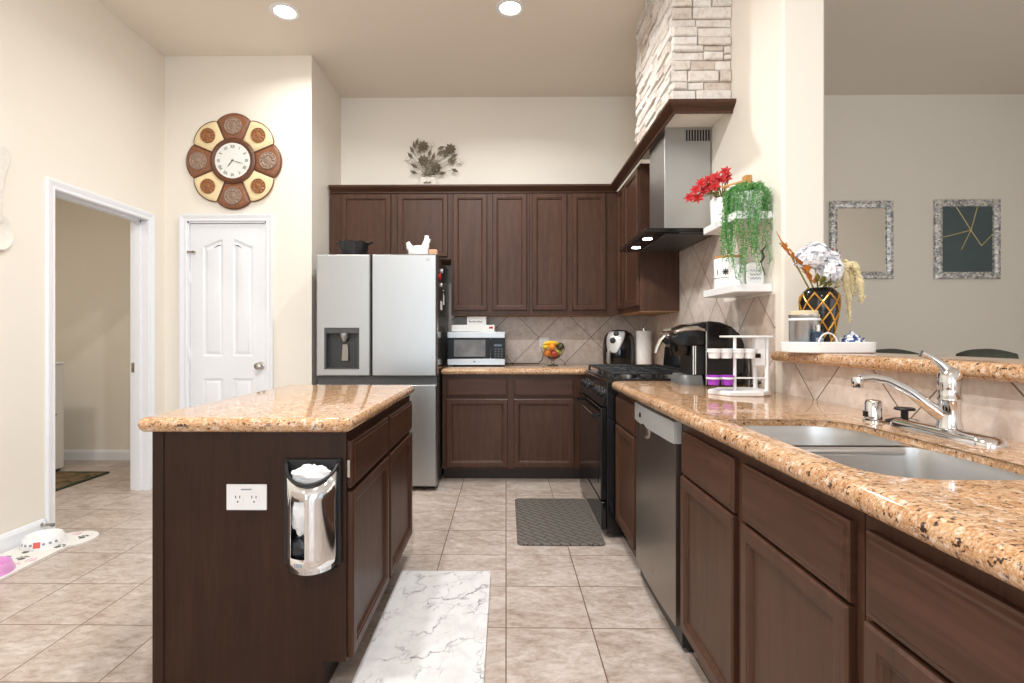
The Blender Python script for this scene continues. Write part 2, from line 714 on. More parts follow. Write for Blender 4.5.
# pantry front wall with its door opening
PX0, PX1, PH = -2.482, -1.862, 2.035
m = MB()
wp = [(XL, 0), (PX0, 0), (PX0, PH), (PX1, PH), (PX1, 0), (-1.51, 0), (-1.51, ZC), (XL, ZC)]
m.prism(wp, lambda a, b: Vector((a, YP, b)), lambda a, b: Vector((a, YP + .11, b)))
struct(m.build('wall_pantry', M['wall']))
wallbox('wall_pantry_return', M['wall'], -1.62, -1.511, YP + .11, YB, 0, ZC)
wallbox('wall_back', M['wall'], -2.66, XD, YB, YB + .12, 0, ZC)
# kitchen / dining dividing wall, its end face is the pillar
struct(MB().box(XR, 1.425, 2.315, YB, 0, ZC).build('wall_right', M['wall'], bevel=.012))
struct(MB().box(XR + .008, 1.425, -.6, 2.315, 0, 1.03).build('wall_half', M['wall']))
m = MB()
m.box(XD, XD + .12, YN, ADDED_WINR[0], 0, ZC).box(XD, XD + .12, ADDED_WINR[1], YB, 0, ZC).box(XD, XD + .12, ADDED_WINR[0], ADDED_WINR[1], 0, ADDED_WINR[2]).box(XD, XD + .12, ADDED_WINR[0], ADDED_WINR[1], ADDED_WINR[3], ZC)
struct(m.build('wall_dining', M['wall']))
# laundry room shell
wallbox('wall_laundry_back', M['wall'], -5.0, XL - .12, 4.712, 4.83, 0, 2.75)
wallbox('wall_laundry_side', M['wall'], -5.1, -5.0, 1.6, 4.83, 0, 2.75)
wallbox('wall_laundry_near', M['wall'], -5.0, XL - .12, 1.5, 1.6, 0, 2.75)
wallbox('ceiling_laundry', M['ceil'], -5.0, XL - .12, 1.6, 4.83, 2.7, 2.76)
# rear wall of the living area with windows placed for the light (behind the camera)
m = MB()
xs = [-5.0] + [q for w in WIN for q in w] + [XD]
for i in range(0, len(xs), 2):
    m.box(xs[i], xs[i + 1], YN - .12, YN, 0, ZC)
for a, b in WIN:
    m.box(a, b, YN - .12, YN, 0, WZ[0]).box(a, b, YN - .12, YN, WZ[1], ZC)
struct(m.build('wall_rear', M['wall']))

# baseboards
def baseboard(name, F, ln, h=.095):
    prof = [(0, 0), (.015, 0), (.015, h * .75), (.011, h * .86), (.006, h * .97), (0, h)]
    m = MB()
    m.prism(prof, lambda d, z: F(0, z, d), lambda d, z: F(ln, z, d))
    return struct(m.build(name, M['trim'], smooth=False))


baseboard('baseboard_left', Frame((XL, -1.0, 0), (0, 1, 0), (0, 0, 1), (1, 0, 0)), 3.93)
baseboard('baseboard_laundry', FRONT(-4.99, 4.712, 0), 2.2)
baseboard('baseboard_pantry', FRONT(XL, YP, 0), .13)
baseboard('baseboard_pantry_side', FRONT(-1.81, YP, 0), .29)

# laundry doorway: casing and jamb
def casing(F, w, h, cw=.06):
    """F at the lower left of the opening; casing around the opening w x h"""
    m = MB()
    pr = [(0, 0), (0, .010), (.006, .014), (.020, .012), (.045, .019), (.056, .019), (cw, .012), (cw, 0)]
    path = [(0, 0, -1, 0), (0, h, -1, 1), (w, h, 1, 1), (w, 0, 1, 0)]
    m.rings([[F(x + sx * a, y + sy * a, d) for a, d in pr] for x, y, sx, sy in path], True, True)
    return m


d1 = thing('door_1', 'white cased opening into the laundry room', 'doorway', (XL, (D0 + D1) / 2, 0), kind='structure')
casing(Frame((XL, D0 + .012, 0), (0, 1, 0), (0, 0, 1), (1, 0, 0)), D1 - D0 - .024, DH - .012).build('casing', M['trim'], d1)
m = MB()
m.box(XL - .125, XL + .004, D0, D0 + .014, 0, DH).box(XL - .125, XL + .004, D1 - .014, D1, 0, DH).box(XL - .125, XL + .004, D0, D1, DH - .014, DH)
m.box(XL - .085, XL - .045, D1 - .028, D1 - .014, 0, DH - .014).box(XL - .085, XL - .045, D0 + .014, D0 + .028, 0, DH - .014).box(XL - .085, XL - .045, D0 + .014, D1 - .014, DH - .028, DH - .014)
m.build('jamb', M['trim'], d1)
m = MB().box(XL - .116, XL - .092, D1 - .0165, D1 - .0138, .875, .945)
m.build('strike_plate', M['nickel'], d1)
M['trimalias'] = M['trim']  # plain alias of the white trim paint

# pantry door
d2 = thing('door_2', 'white moulded four-panel pantry door below the flower clock', 'door', ((PX0 + PX1) / 2, YP, 0), kind='structure')
casing(FRONT(PX0, YP, 0), PX1 - PX0, PH, .05).build('casing', M['trim'], d2)
m = MB()
m.box(PX0, PX0 + .012, YP, YP + .11, 0, PH).box(PX1 - .012, PX1, YP, YP + .11, 0, PH).box(PX0, PX1, YP, YP + .11, PH - .012, PH)
m.build('jamb', M['trim'], d2)
dw, dh = PX1 - PX0 - .03, PH - .028
F = FRONT(PX0 + .015, YP + .012, .012)
m = MB()
outer = [m.v(F(*p)) for p in ((0, 0), (dw, 0), (dw, dh), (0, dh))]
back = [m.v(F(x, y, -.035)) for x, y in ((0, 0), (dw, 0), (dw, dh), (0, dh))]
for i in range(4):
    m.f([outer[i], outer[(i + 1) % 4], back[(i + 1) % 4], back[i]])
m.f(back)
loops = [outer]
for sgn, (a, b) in ((1, (.100, .255)), (-1, (.335, .490))):
    top = []
    for i in range(9):
        t = i / 8
        s = t if sgn > 0 else 1 - t
        y = 1.835 + .052 * (3 * s * s - 2 * s ** 3)
        top.append((b - (b - a) * (1 - t) if False else a + (b - a) * t, y))
    up = [(a, .975), (b, .975)] + top[::-1]
    lo = [(a, .2), (b, .2), (b, .80), (a, .80)]
    for q in (up, lo):
        rr = [(0, 0), (.008, -.009), (.020, -.010), (.034, -.002), (.040, -.001)]
        vr = m.rings([[F(x, y, d) for x, y in inset(q, i)] for i, d in rr], False, True)
        loops.append(vr[0])
m.fill(loops)
slab_o = m.build('door_slab', M['trim'], d2, smooth=True, angle=25)
kx = -1.912
m = MB().lathe([(.030, 0), (.030, -.006), (.012, -.012), (.012, -.030), (.024, -.036), (.029, -.050), (.026, -.062), (.012, -.068)], (kx, YP + .012, .912), 'y', 20)
m.build('knob', M['nickel'], slab_o, smooth=True)
for z in (1.60, .38, 1.0):
    MB().box(PX0 + .006, PX0 + .018, YP - .004, YP + .014, z - .045, z + .045).build('hinge', M['trim'], d2, bevel=.003)
m = MB().box(PX0 + .0, PX0 + .055, YP - .012, YP - .002, 1.792, 1.806).box(PX0 + .045, PX0 + .058, YP - .012, YP + .011, 1.790, 1.808)
m.build('latch', M['nickel'], d2, bevel=.002)

# backsplash tile
struct(MB().box(-.5, XR - .004, YB - .008, YB, .88, 1.34).build('wall_backsplash_back', M['splash']))
m = MB().box(XR - .006, XR + .001, 2.375, YB - .008, .88, 1.335).box(XR - .006, XR + .001, 2.93, 3.66, 1.335, 1.80)
struct(m.build('wall_backsplash_side', M['splash2']))
struct(MB().box(XR, XR + .008, -.6, 2.315, .86, 1.03).build('wall_backsplash_ledge', M['splash2']))

# stone-clad chase over the hood
def stone_face(m, lay, F, w, h, rnd, d0=.012):
    y = 0
    while y < h - .005:
        rh = min(rnd.choice([.045, .055, .065, .08]), h - y)
        if h - y - rh < .03:
            rh = h - y
        x = -rnd.uniform(0, .1)
        while x < w - .001:
            rw = rnd.uniform(.09, .24)
            a, b = max(0, x), min(w, x + rw)
            if w - b < .04:
                b = w
            parts = [(y, y + rh)]
            if rh > .07 and rnd.random() < .5:
                k = y + rh * rnd.uniform(.4, .6)
                parts = [(y, k), (k, y + rh)]
            for (p, q) in parts:
                d = d0 + rnd.uniform(0, .016)
                g = .0022
                tone = rnd.random()
                j = lambda: rnd.uniform(-.003, .003)
                base = [(a + g, p + g), (b - g, p + g), (b - g, q - g), (a + g, q - g)]
                base = [(min(max(u + j(), a), b), min(max(v + j(), p), q)) for u, v in base]
                v0 = [m.v(F(u, v, 0)) for u, v in base]
                v1 = [m.v(F(u, v, d * .7)) for u, v in base]
                cx, cy = (a + b) / 2, (p + q) / 2
                v2 = [m.v(F(u + (.006 if u < cx else -.006), v + (.005 if v < cy else -.005), d + j())) for u, v in base]
                for A, B_ in ((v0, v1), (v1, v2)):
                    for i in range(4):
                        fc = m.f([A[i], A[(i + 1) % 4], B_[(i + 1) % 4], B_[i]])
                        if fc:
                            fc[lay] = tone
                fc = m.f(v2)
                if fc:
                    fc[lay] = tone
            if b >= w:
                break
            x += rw
        y += rh


CX0, CY0, CY1, CZ0 = .93, 2.85, 3.62, 2.41
ch = thing('stone_chimney_chase', 'white stacked-stone chase above the range hood, rising to the ceiling', 'stone chase', (1.08, 3.25, CZ0))
MB().box(CX0, XR - .001, CY0, CY1, CZ0, ZC - .001).build('core', plain('pale_mortar', srgb(205, 192, 178), .9), ch)
rs = random.Random(11)
m = MB()
lay = m.bm.faces.layers.float.new('tone')
stone_face(m, lay, FRONT(CX0 - .02, CY0, CZ0), XR - CX0 + .02, ZC - CZ0, rs)
stone_face(m, lay, LEFTF(CX0, CY1, CZ0), CY1 - CY0 + .01, ZC - CZ0, rs)
m.build('stone_cladding', M['stone'], ch)
# soffit box carrying the chase
struct(MB().box(.925, XR, 2.83, 3.66, 2.394, 2.408).build('ceiling_hood_soffit', M['wall']), )

# crown moulding along all the wall cabinets and around the chase
ZT = 2.356
crp = [(0, 0), (.012, 0), (.012, .010), (.020, .018), (.034, .030), (.046, .040), (.050, .046), (.050, .060), (0, .060)]
m = MB()
YF, XF = 4.365, .925
path = [(-1.495, YF, 0, -1), (XF, YF, -1, -1), (XF, 2.826, -1, -1), (XR, 2.826, 0, -1)]
m.rings([[(x + sx * a, y + sy * a, ZT + z) for a, z in crp] for x, y, sx, sy in path], True, True)
struct(m.build('trim_1', M['woodh'], smooth=True, angle=30), 'dark brown crown moulding along the wall cabinets and stone chase', 'crown moulding')

# ------------------------------------------------------------------ recessed ceiling lights
def can_light(x, y, label, first=None, watts=25):
    if first is None:
        t = thing('recessed_light', label, 'ceiling light', (x, y, ZC), 'recessed ceiling lights')
        m = MB().lathe([(.065, .0), (.068, -.004), (.080, -.008), (.095, -.005), (.097, -.0)], (x, y, ZC), 'z', 32, False, False)
        m.build('trim_ring', M['white'], t, smooth=True)
        MB().lathe([(.001, -.004), (.066, -.003), (.066, -.001), (.001, -.001)], (x, y, ZC), 'z', 32).build('diffuser', M['can'], t)
    else:
        t = dup(first, (x, y, ZC), label=label)
    d = bpy.data.lights.new('recessed_lamp', 'AREA')
    d.shape = 'DISK'
    d.size = .13
    d.energy = watts
    d.color = (.965, .97, .96)
    d.spread = math.radians(150)
    o = bpy.data.objects.new('recessed_lamp', d)
    C.objects.link(o)
    o.location = (x, y, ZC - .012)
    return t


c0 = can_light(-1.487, 3.447, 'lit round recessed ceiling light nearer the pantry wall and clock', None, 9)
can_light(.027, 3.425, 'lit round recessed ceiling light nearer the stone chase', c0)
for x, y, w in ((-1.0, 1.3, 38), (-.3, 1.3, 40), (-1.0, -1.0, 18), (.3, -1.0, 18)):      # unseen cans added for fill, overhead and behind the camera
    d = bpy.data.lights.new('recessed_lamp', 'AREA')
    d.shape = 'DISK'
    d.size = .13
    d.energy = w
    d.color = (.965, .97, .96)
    o = bpy.data.objects.new('recessed_lamp', d)
    C.objects.link(o)
    o.location = (x, y, ZC - .012)

# ------------------------------------------------------------------ base cabinets
ZK, ZCAB = .10, .842      # toe-kick height, cabinet top
ZG0, ZG1 = .842, .892     # granite


def carcass_side(parent, x0, x1, y0, y1, openings):
    """hollow carcass for the right-hand run (faces -x)"""
    m = MB()
    t = .018
    m.box(x0 + t, x1, y0, y0 + t, ZK, ZCAB).box(x0 + t, x1, y1 - t, y1, ZK, ZCAB).box(x0 + t, x1, y0 + t, y1 - t, ZK, ZK + t)
    m.box(x0, x0 + t, y0, y1, ZK, ZCAB)                                   # face frame behind the doors and drawers
    return m.build('carcass', M['wood'], parent)


XFACE = .632
def right_cab(label, y0, y1, cols, group='base cabinets of the sink run'):
    t = thing('base_cabinet', label, 'cabinet', ((XFACE + 1.2) / 2, (y0 + y1) / 2, 0), group)
    ys = [(a[1] + b[0]) / 2 for a, b in zip(cols, cols[1:])]
    carcass_side(t, XFACE, 1.215, y0, y1, ys)
    MB().box(XFACE + .07, XFACE + .085, y0, y1, 0, ZK).build('toe_kick', M['kick'], t)
    for a, b in cols:
        panel(LEFTF(XFACE, b, .66), b - a, .148, DRAW).build('drawer', M['woody'], t, smooth=True, angle=20)
        panel(LEFTF(XFACE, b, .112), b - a, .54, DOOR).build('door', M['wood'], t, smooth=True, angle=20)
    return t


right_cab('narrow dark brown base cabinet between the range and the dishwasher', 2.452, 2.905, [(2.485, 2.895)])
right_cab('dark brown two-door sink base cabinet right of the dishwasher', .915, 1.845, [(.935, 1.357), (1.405, 1.82)])
right_cab('dark brown base cabinet at the lower right, largest and nearest in view', -.05, .912, [(-.02, .41), (.458, .893)])

# back run
t = thing('base_cabinet', 'dark brown two-door base cabinet under the microwave and fruit bowl', 'cabinet', (.03, 4.35, 0))
bx0, bx1, by = -.50, .62, 4.045
MB().box(bx0, bx1, by, YB - .01, ZK, ZCAB).build('carcass', M['wood'], t)
MB().box(bx0, bx1, by + .10, by + .115, 0, ZK).build('toe_kick', M['kick'], t)
for a, b in ((-.466, .014), (.062, .532)):
    panel(FRONT(a, by, .672), b - a, .135, DRAW).build('drawer', M['woodh'], t, smooth=True, angle=20)
    panel(FRONT(a, by, .118), b - a, .532, DOOR).build('door', M['wood'], t, smooth=True, angle=20)
t = thing('corner_base_cabinet', 'dark brown corner base cabinet between the back counter and the range', 'cabinet', (.95, 4.1, 0))
MB().box(.622, 1.225, 3.80, YB - .01, 0, ZCAB).build('carcass', M['wood'], t)

# granite tops
SX0, SX1, SY0, SY1 = .648, 1.0, .895, 1.555
hole = rrect(SX0, SX1, SY0, SY1, (.11, .06, .12, .045), 8)
m = slab(rrect(.585, XR, -.5, 2.905, (0, 0, 0, .05)), ZG0, ZG1, [hole])
tag(m.build('granite_countertop', M['granite'], smooth=True, angle=40), 'long polished tan granite countertop around the double sink', 'countertop')
L = [(-.503, 3.995), (.585, 3.995), (.60, 3.98), (.60, 3.792), (XR - .006, 3.792), (XR - .006, YB - .008), (-.503, YB - .008)]
tag(slab(L, ZG0, ZG1).build('granite_countertop', M['granite'], smooth=True, angle=40), 'tan granite countertop under the microwave along the back wall', 'countertop')
m = slab(rrect(1.178, 1.49, -.6, 2.345, (0, 0, 0, .05)), 1.031, 1.076)
tag(m.build('granite_ledge', M['granite'], smooth=True, angle=40), 'raised granite bar ledge on the tiled half wall behind the sink', 'ledge')

# ------------------------------------------------------------------ wall cabinets
def up_cab(name, label, x0, x1, z0, doors, under=False):
    t = thing(name, label, 'cabinet', ((x0 + x1) / 2, 4.53, z0), 'wall cabinets')
    MB().box(x0, x1, 4.365, YB - .002, z0, ZT + .01).build('carcass', M['wood'], t)
    for a, b, za, zb in doors:
        panel(FRONT(a, 4.365, za), b - a, zb - za, DOOR).build('door', M['wood'], t, smooth=True, angle=20)
    MB().box(x0 + .02, x1 - .02, 4.385, YB - .004, z0 - .002, z0 + .004).build('underside', M['raw'], t)
    return t


dz0, dz1 = 1.362, 2.346
up_cab('wall_cabinet', 'short dark brown wall cabinet above the refrigerator', -1.495, -.466, 1.795, [(-1.399, -.977, 1.815, dz1), (-.918, -.493, 1.815, dz1)])
up_cab('wall_cabinet', 'tall two-door dark brown wall cabinet above the microwave', -.464, .199, 1.322, [(-.448, -.160, dz0, dz1), (-.114, .177, dz0, dz1)])
up_cab('wall_cabinet', 'tall two-door dark brown wall cabinet above the fruit bowl', .201, .948, 1.322, [(.223, .514, dz0, dz1), (.560, .842, dz0, dz1)])
t = thing('corner_wall_cabinet', 'dark brown wall cabinet on the side wall beside the range hood', 'cabinet', (1.09, 4.0, 1.322))
MB().box(.95, XR - .008, 3.66, 4.36, 1.322, ZT + .01).build('carcass', M['wood'], t)
panel(LEFTF(.95, 4.075, dz0), .40, dz1 - dz0, DOOR).build('door', M['wood'], t, smooth=True, angle=20)
panel(LEFTF(.95, 4.335, dz0), .22, dz1 - dz0, DOOR).build('door', M['wood'], t, smooth=True, angle=20)
MB().box(.955, XR - .01, 3.665, 4.35, 1.314, 1.324).build('underside', M['raw'], t)

# ------------------------------------------------------------------ island
IX0, IX1, IY0, IY1 = -1.122, -.508, 1.632, 2.705
isl = thing('kitchen_island', 'dark brown kitchen island with the wall outlet and bag dispenser on its end', 'island', ((IX0 + IX1) / 2, 2.1, 0))
m = MB()
m.prism([(IX0, 0), (IX1 - .075, 0), (IX1 - .075, .105), (IX1, .105), (IX1, .838), (IX0, .838)], lambda a, b: Vector((a, IY0, b)), lambda a, b: Vector((a, IY0 + .018, b)))
m.box(IX0, IX1, IY0 + .018, IY1, .105, .838)
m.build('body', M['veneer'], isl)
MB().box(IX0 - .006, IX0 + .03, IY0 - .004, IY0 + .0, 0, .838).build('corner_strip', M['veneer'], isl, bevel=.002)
MB().box(IX0 + .02, IX1 - .075, IY0 + .018, IY1 - .02, 0, .105).build('toe_kick', M['kick'], isl)
for a, b in ((1.645, 2.150), (2.178, 2.685)):
    panel(RIGHTF(IX1, a, .655), b - a, .150, DRAW).build('drawer', M['woody'], isl, smooth=True, angle=20)
    panel(RIGHTF(IX1, a, .112), b - a, .53, DOOR).build('door', M['wood'], isl, smooth=True, angle=20)
MB().box(IX1 + .001, IX1 + .010, 1.638, 1.644, .690, .745).build('hinge', M['nickel'], isl)  # thin metal strip standing in for the bright gap beside the drawer, no hinge
tag(slab(rrect(-1.168, -.482, 1.595, 2.735, .035), .838, .884).build('granite_island_top', M['granite'], smooth=True, angle=40), 'polished tan granite slab on top of the island', 'countertop')

# ------------------------------------------------------------------ refrigerator
FX0, FX1, FY = -1.398, -.508, 3.775
fr = thing('refrigerator', 'stainless four-door refrigerator with a dispenser in its left door', 'refrigerator', ((FX0 + FX1) / 2, 4.15, 0))
MB().box(FX0 + .004, FX1 - .004, FY + .075, 4.55, .03, 1.735).build('body', M['fside'], fr, bevel=.006)
for x in (FX0 + .06, FX1 - .06):
    for y in (FY + .12, 4.5):
        MB().box(x - .03, x + .03, y - .03, y + .03, 0, .03).build('foot', M['blackm'], fr)
FS = -.993
z1, z2, z3, z4 = 1.747, .848, .788, .035
# left upper door with the dispenser recess
qa = {'x': (-1.337, -1.079), 'z': (.898, 1.205)}
def fdoor(name, a, b, za, zb, hole=None):
    m = MB()
    F = FRONT(a, FY + .07, za)
    w, h = b - a, zb - za
    rr = [(0, 0), (0, .058), (.004, .066), (.010, .07)]
    vr = m.rings([[F(i, i, d), F(w - i, i, d), F(w - i, h - i, d), F(i, h - i, d)] for i, d in rr], True, not hole)
    if hole:
        hx0, hx1, hz0, hz1 = hole[0] - a, hole[1] - a, hole[2] - za, hole[3] - za
        hp = [(hx0, hz0), (hx1, hz0), (hx1, hz1), (hx0, hz1)]
        hv = m.rings([[F(x, y, .07) for x, y in hp], [F(x, y, .012) for x, y in hp]], False, True)
        m.fill([vr[-1], hv[0]])
    return m.build(name, M['steel'], fr, smooth=True, angle=30)


dl = fdoor('door', FX0, FS - .004, z2, z1, (qa['x'][0], qa['x'][1], qa['z'][0], qa['z'][1]))
dr = fdoor('door', FS + .004, FX1, z2, z1)
fdoor('door', FX0, FS - .004, z4, z3)
fdoor('door', FS + .004, FX1, z4, z3)
m = MB().box(FX0 + .004, FX1 - .004, FY + .035, FY + .075, z3 - .02, z2 + .02)
m.build('handle_recess', M['char'], fr)
m = MB()
x0, x1 = qa['x']
za, zb = qa['z']
m.box(x0 + .001, x1 - .001, FY + .002, FY + .055, zb - .042, zb - .001)
m.box(x0 + .001, x0 + .012, FY + .002, FY + .055, za + .001, zb - .04).box(x1 - .012, x1 - .001, FY + .002, FY + .055, za + .001, zb - .04)
m.box(x0 + .001, x1 - .001, FY + .002, FY + .055, za + .001, za + .010)
m.build('dispenser_frame', M['char'], dl, bevel=.002)
m = MB().box(x0 + .012, x1 - .012, FY + .05, FY + .057, za + .01, zb - .042)
m.build('dispenser_back', plain('dispenser_back_plastic', srgb(50, 50, 51), .4), dl)
xm = (x0 + x1) / 2 + .012
m = MB().lathe([(.036, .0), (.036, -.028), (.026, -.045), (.020, -.06)], (xm, FY + .028, zb - .042), 'z', 16)
m.build('dispenser_nozzle', M['steel'], dl, smooth=True)
m = MB()
m.prism([(-.036, 0), (.036, 0), (.024, .125), (-.024, .125)], lambda a, b: Vector((xm + a, FY + .048, za + .06 + b)), lambda a, b: Vector((xm + a * .8, FY + .034, za + .06 + b)))
m.build('dispenser_paddle', M['steeld'], dl, bevel=.004)


def text(s, size, F, mat, name, parent, depth=.0006, align='CENTER', wide=1.0):
    """writing as a thin mesh in the plane of F"""
    cu = bpy.data.curves.new('writing', 'FONT')
    cu.body = s
    cu.size = size
    cu.extrude = depth
    cu.align_x = align
    cu.align_y = 'CENTER'
    tmp = bpy.data.objects.new('writing', cu)
    C.objects.link(tmp)
    dg = bpy.context.evaluated_depsgraph_get()
    dg.update()
    me = bpy.data.meshes.new_from_object(tmp.evaluated_get(dg))
    bpy.data.objects.remove(tmp)
    bpy.data.curves.remove(cu)
    for v in me.vertices:
        v.co = F(v.co.x * wide, v.co.y, v.co.z + depth)
    me.materials.clear()
    me.materials.append(mat)
    o = bpy.data.objects.new(name, me)
    C.objects.link(o)
    if parent is not None:
        o.parent = parent
        if parent.parent is None:
            o.location = -Vector(parent.location)
    return o


text('LG', .022, FRONT(-.575, FY, 1.705), M['char'], 'emblem', dr)
for x in (FX1 - .10, FX0 + .01):
    MB().box(x, x + .09, FY + .10, FY + .2, 1.735, 1.752).build('hinge_cover', M['fside'], fr, bevel=.004)

# magnets on the side of the refrigerator
mag = [(3.98, 1.60, 'red', .028, 'round red fridge magnet on the side of the refrigerator'), (4.10, 1.66, 'white', .018, 'small white fridge magnet above the red one'),
       (4.06, 1.545, 'white', .016, 'small white fridge magnet below the red one'), (4.22, 1.50, 'blackm', .022, 'black fridge magnet toward the rear of the refrigerator side')]
for y, z, mk, r, lb in mag:
    tag(MB().lathe([(r, 0), (r, .006), (r * .8, .009)], (FX1 - .004, y, z), 'x', 14).build('fridge_magnet', M[mk], smooth=True), lb, 'magnet', 'fridge magnets')
for y, z, w, h, lb in ((4.02, 1.35, .10, .07, 'small white note pinned low on the refrigerator side'), (4.20, 1.40, .06, .12, 'tan card pinned on the refrigerator side beside the white note')):
    tag(MB().box(FX1 - .004, FX1 - .002, y, y + w, z, z + h).build('fridge_note', M['paper'] if 'white' in lb else M['cream']), lb, 'note')

# things on the refrigerator
t = thing('cast_iron_bowl', 'black cast-iron bowl with two wavy handles on the refrigerator', 'bowl', (-1.178, 3.97, 1.747))
m = MB()
n = 40
rr = []
for r, z in ((.07, .0), (.085, .004), (.103, .045), (.112, .108), (.116, .117), (.108, .117), (.098, .05), (.075, .012)):
    w = .006 if z > .10 else 0
    rr.append([(-1.178 + (r + w * math.cos(i * PI / 2)) * math.cos(2 * PI * i / n), 3.97 + (r + w * math.cos(i * PI / 2)) * math.sin(2 * PI * i / n), 1.747 + z + w * .8 * math.sin(i * 1.3)) for i in range(n)])
m.rings(rr, True, True)
m.build('body', M['iron'], t, smooth=True, angle=50)
for s in (-1, 1):
    MB().tube([(-1.178 + s * .108, 3.945, 1.858), (-1.178 + s * .138, 3.95, 1.866), (-1.178 + s * .142, 3.97, 1.866), (-1.178 + s * .138, 3.99, 1.866), (-1.178 + s * .108, 3.995, 1.858)], .006).build('handle', M['iron'], t, smooth=True)

t = thing('ceramic_hen', 'white ceramic hen dish on top of the refrigerator', 'hen figurine', (-.675, 3.97, 1.747))
hx, hy, hz = -.675, 3.97, 1.747
m = MB().lathe([(.05, 0), (.074, .006), (.082, .03), (.080, .042)], (hx, hy, hz), 'z', 24)
m.build('dish', M['ceram'], t, smooth=True)
m = MB()
m.ball((hx - .004, hy, hz + .055), (.080, .056, .042), 20, 10)
m.tube([(hx + .035, hy, hz + .06), (hx + .055, hy, hz + .095), (hx + .060, hy, hz + .130), (hx + .062, hy, hz + .148)], [.038, .030, .022, .016], 14)
m.ball((hx + .063, hy, hz + .142), (.022, .018, .020), 14, 8)
m.tube([(hx + .08, hy, hz + .142), (hx + .097, hy, hz + .136)], [.007, .001], 8)
m.tube([(hx - .05, hy, hz + .06), (hx - .072, hy, hz + .085), (hx - .078, hy, hz + .112), (hx - .066, hy, hz + .118)], [.032, .026, .020, .012], 12)
m.build('body', M['ceram'], t, smooth=True)
m = MB()
for i in range(3):
    m.ball((hx + .052 + i * .010, hy, hz + .163 + (.004 if i == 1 else 0)), (.007, .006, .010), 8, 6)
m.ball((hx + .083, hy, hz + .125), (.006, .005, .010), 8, 6)
m.build('comb', M['ceram'], t, smooth=True)
tag(MB().box(-.592, -.530, 3.94, 4.0, 1.747, 1.808).build('wood_block', plain('pale_cork', srgb(206, 164, 132), .8), bevel=.004), 'small tan block beside the ceramic hen on the refrigerator', 'block')

# ------------------------------------------------------------------ range
RX0, RX1, RY0, RY1 = .558, 1.21, 2.915, 3.785
rg = thing('gas_range', 'black freestanding gas range beneath the range hood', 'range', (.88, 3.31, 0))
MB().box(RX0 + .012, RX1, RY0, RY1, .02, .888).build('body', M['black'], rg, bevel=.004)
for y in (RY0 + .06, RY1 - .06):
    for x in (RX0 + .08, RX1 - .08):
        MB().lathe([(.02, 0), (.02, .02)], (x, y, 0), 'z', 12).build('foot', M['blackm'], rg)
MB().box(RX0 - .018, RX0 + .012, RY0 + .004, RY1 - .004, .045, .205).build('drawer', M['black'], rg, bevel=.006)
od = MB().box(RX0 - .022, RX0 + .012, RY0 + .004, RY1 - .004, .215, .735).build('oven_door', M['black'], rg, bevel=.006)
MB().box(RX0 - .0245, RX0 - .021, RY0 + .085, RY1 - .085, .29, .64).build('window', M['oven'], od)
m = MB()
m.tube([(RX0 - .020, RY0 + .05, .69), (RX0 - .062, RY0 + .05, .69)], .009).tube([(RX0 - .020, RY1 - .05, .69), (RX0 - .062, RY1 - .05, .69)], .009)
m.tube([(RX0 - .062, RY0 + .02, .69), (RX0 - .062, RY1 - .02, .69)], .013, 12)
m.build('handle', M['black'], od, smooth=True)
cp = MB()
cp.prism([(RX0 - .018, .745), (RX0 + .055, .745), (RX0 + .055, .892), (RX0 + .03, .892)], lambda a, b: Vector((a, RY0 + .002, b)), lambda a, b: Vector((a, RY1 - .002, b)))
cpo = cp.build('control_panel', M['black'], rg, bevel=.004)
nrm = Vector((-.147, 0, .048)).normalized()
for y in (3.03, 3.13, 3.55, 3.65):
    c = Vector((RX0 + .002, y, .815))
    q = nrm.to_track_quat('Z', 'Y').to_matrix()
    m = MB()
    pf = [(.027, 0), (.027, .006), (.020, .010), (.018, .028), (.010, .031)]
    rings = [[c + q @ Vector((r * math.cos(2 * PI * i / 18), r * math.sin(2 * PI * i / 18), h)) for i in range(18)] for r, h in pf]
    m.rings(rings)
    k = m.build('knob', M['blackm'], rg, smooth=True)
    m = MB()
    m.rings([[c + q @ Vector((r * math.cos(2 * PI * i / 18), r * math.sin(2 * PI * i / 18), h)) for i in range(18)] for r, h in ((.031, .0005), (.031, .003), (.026, .003), (.026, .0005))], False, False)
    m.build('knob_ring', M['steel'], k)
MB().box(RX0 + .028, RX1 - .07, RY0 + .002, RY1 - .002, .886, .902).build('cooktop', M['black'], rg, bevel=.004)
for x in (.74, 1.0):
    for y in (3.13, 3.57):
        m = MB().lathe([(.055, 0), (.055, .010), (.040, .012), (.040, .020), (.030, .024)], (x, y, .902), 'z', 20)
        m.build('burner', M['steeld'], rg, smooth=True)
for (ya, yb) in ((RY0 + .03, 3.335), (3.365, RY1 - .03)):
    m = MB()
    x0, x1 = RX0 + .05, RX1 - .10
    zt, b = .938, .0065
    for y in (ya, yb, (ya + yb) / 2):
        m.box(x0, x1, y - b, y + b, zt - .014, zt)
    for x in (x0, x1, (x0 + x1) / 2, .74, 1.0):
        m.box(x - b, x + b, ya, yb, zt - .014, zt)
    for x in (x0, x1, (x0 + x1) / 2):
        for y in (ya, yb):
            m.box(x - .008, x + .008, y - .008, y + .008, .900, zt - .01)
    m.build('grate', M['iron'], rg, bevel=.003)
bg = MB()
bg.prism([(RX1 - .065, .888), (RX1 + .0, .888), (RX1 + .0, 1.085), (RX1 - .035, 1.085), (RX1 - .05, 1.06)], lambda a, b: Vector((a, RY0, b)), lambda a, b: Vector((a, RY1, b)))
bg.build('backguard', M['black'], rg, bevel=.006)

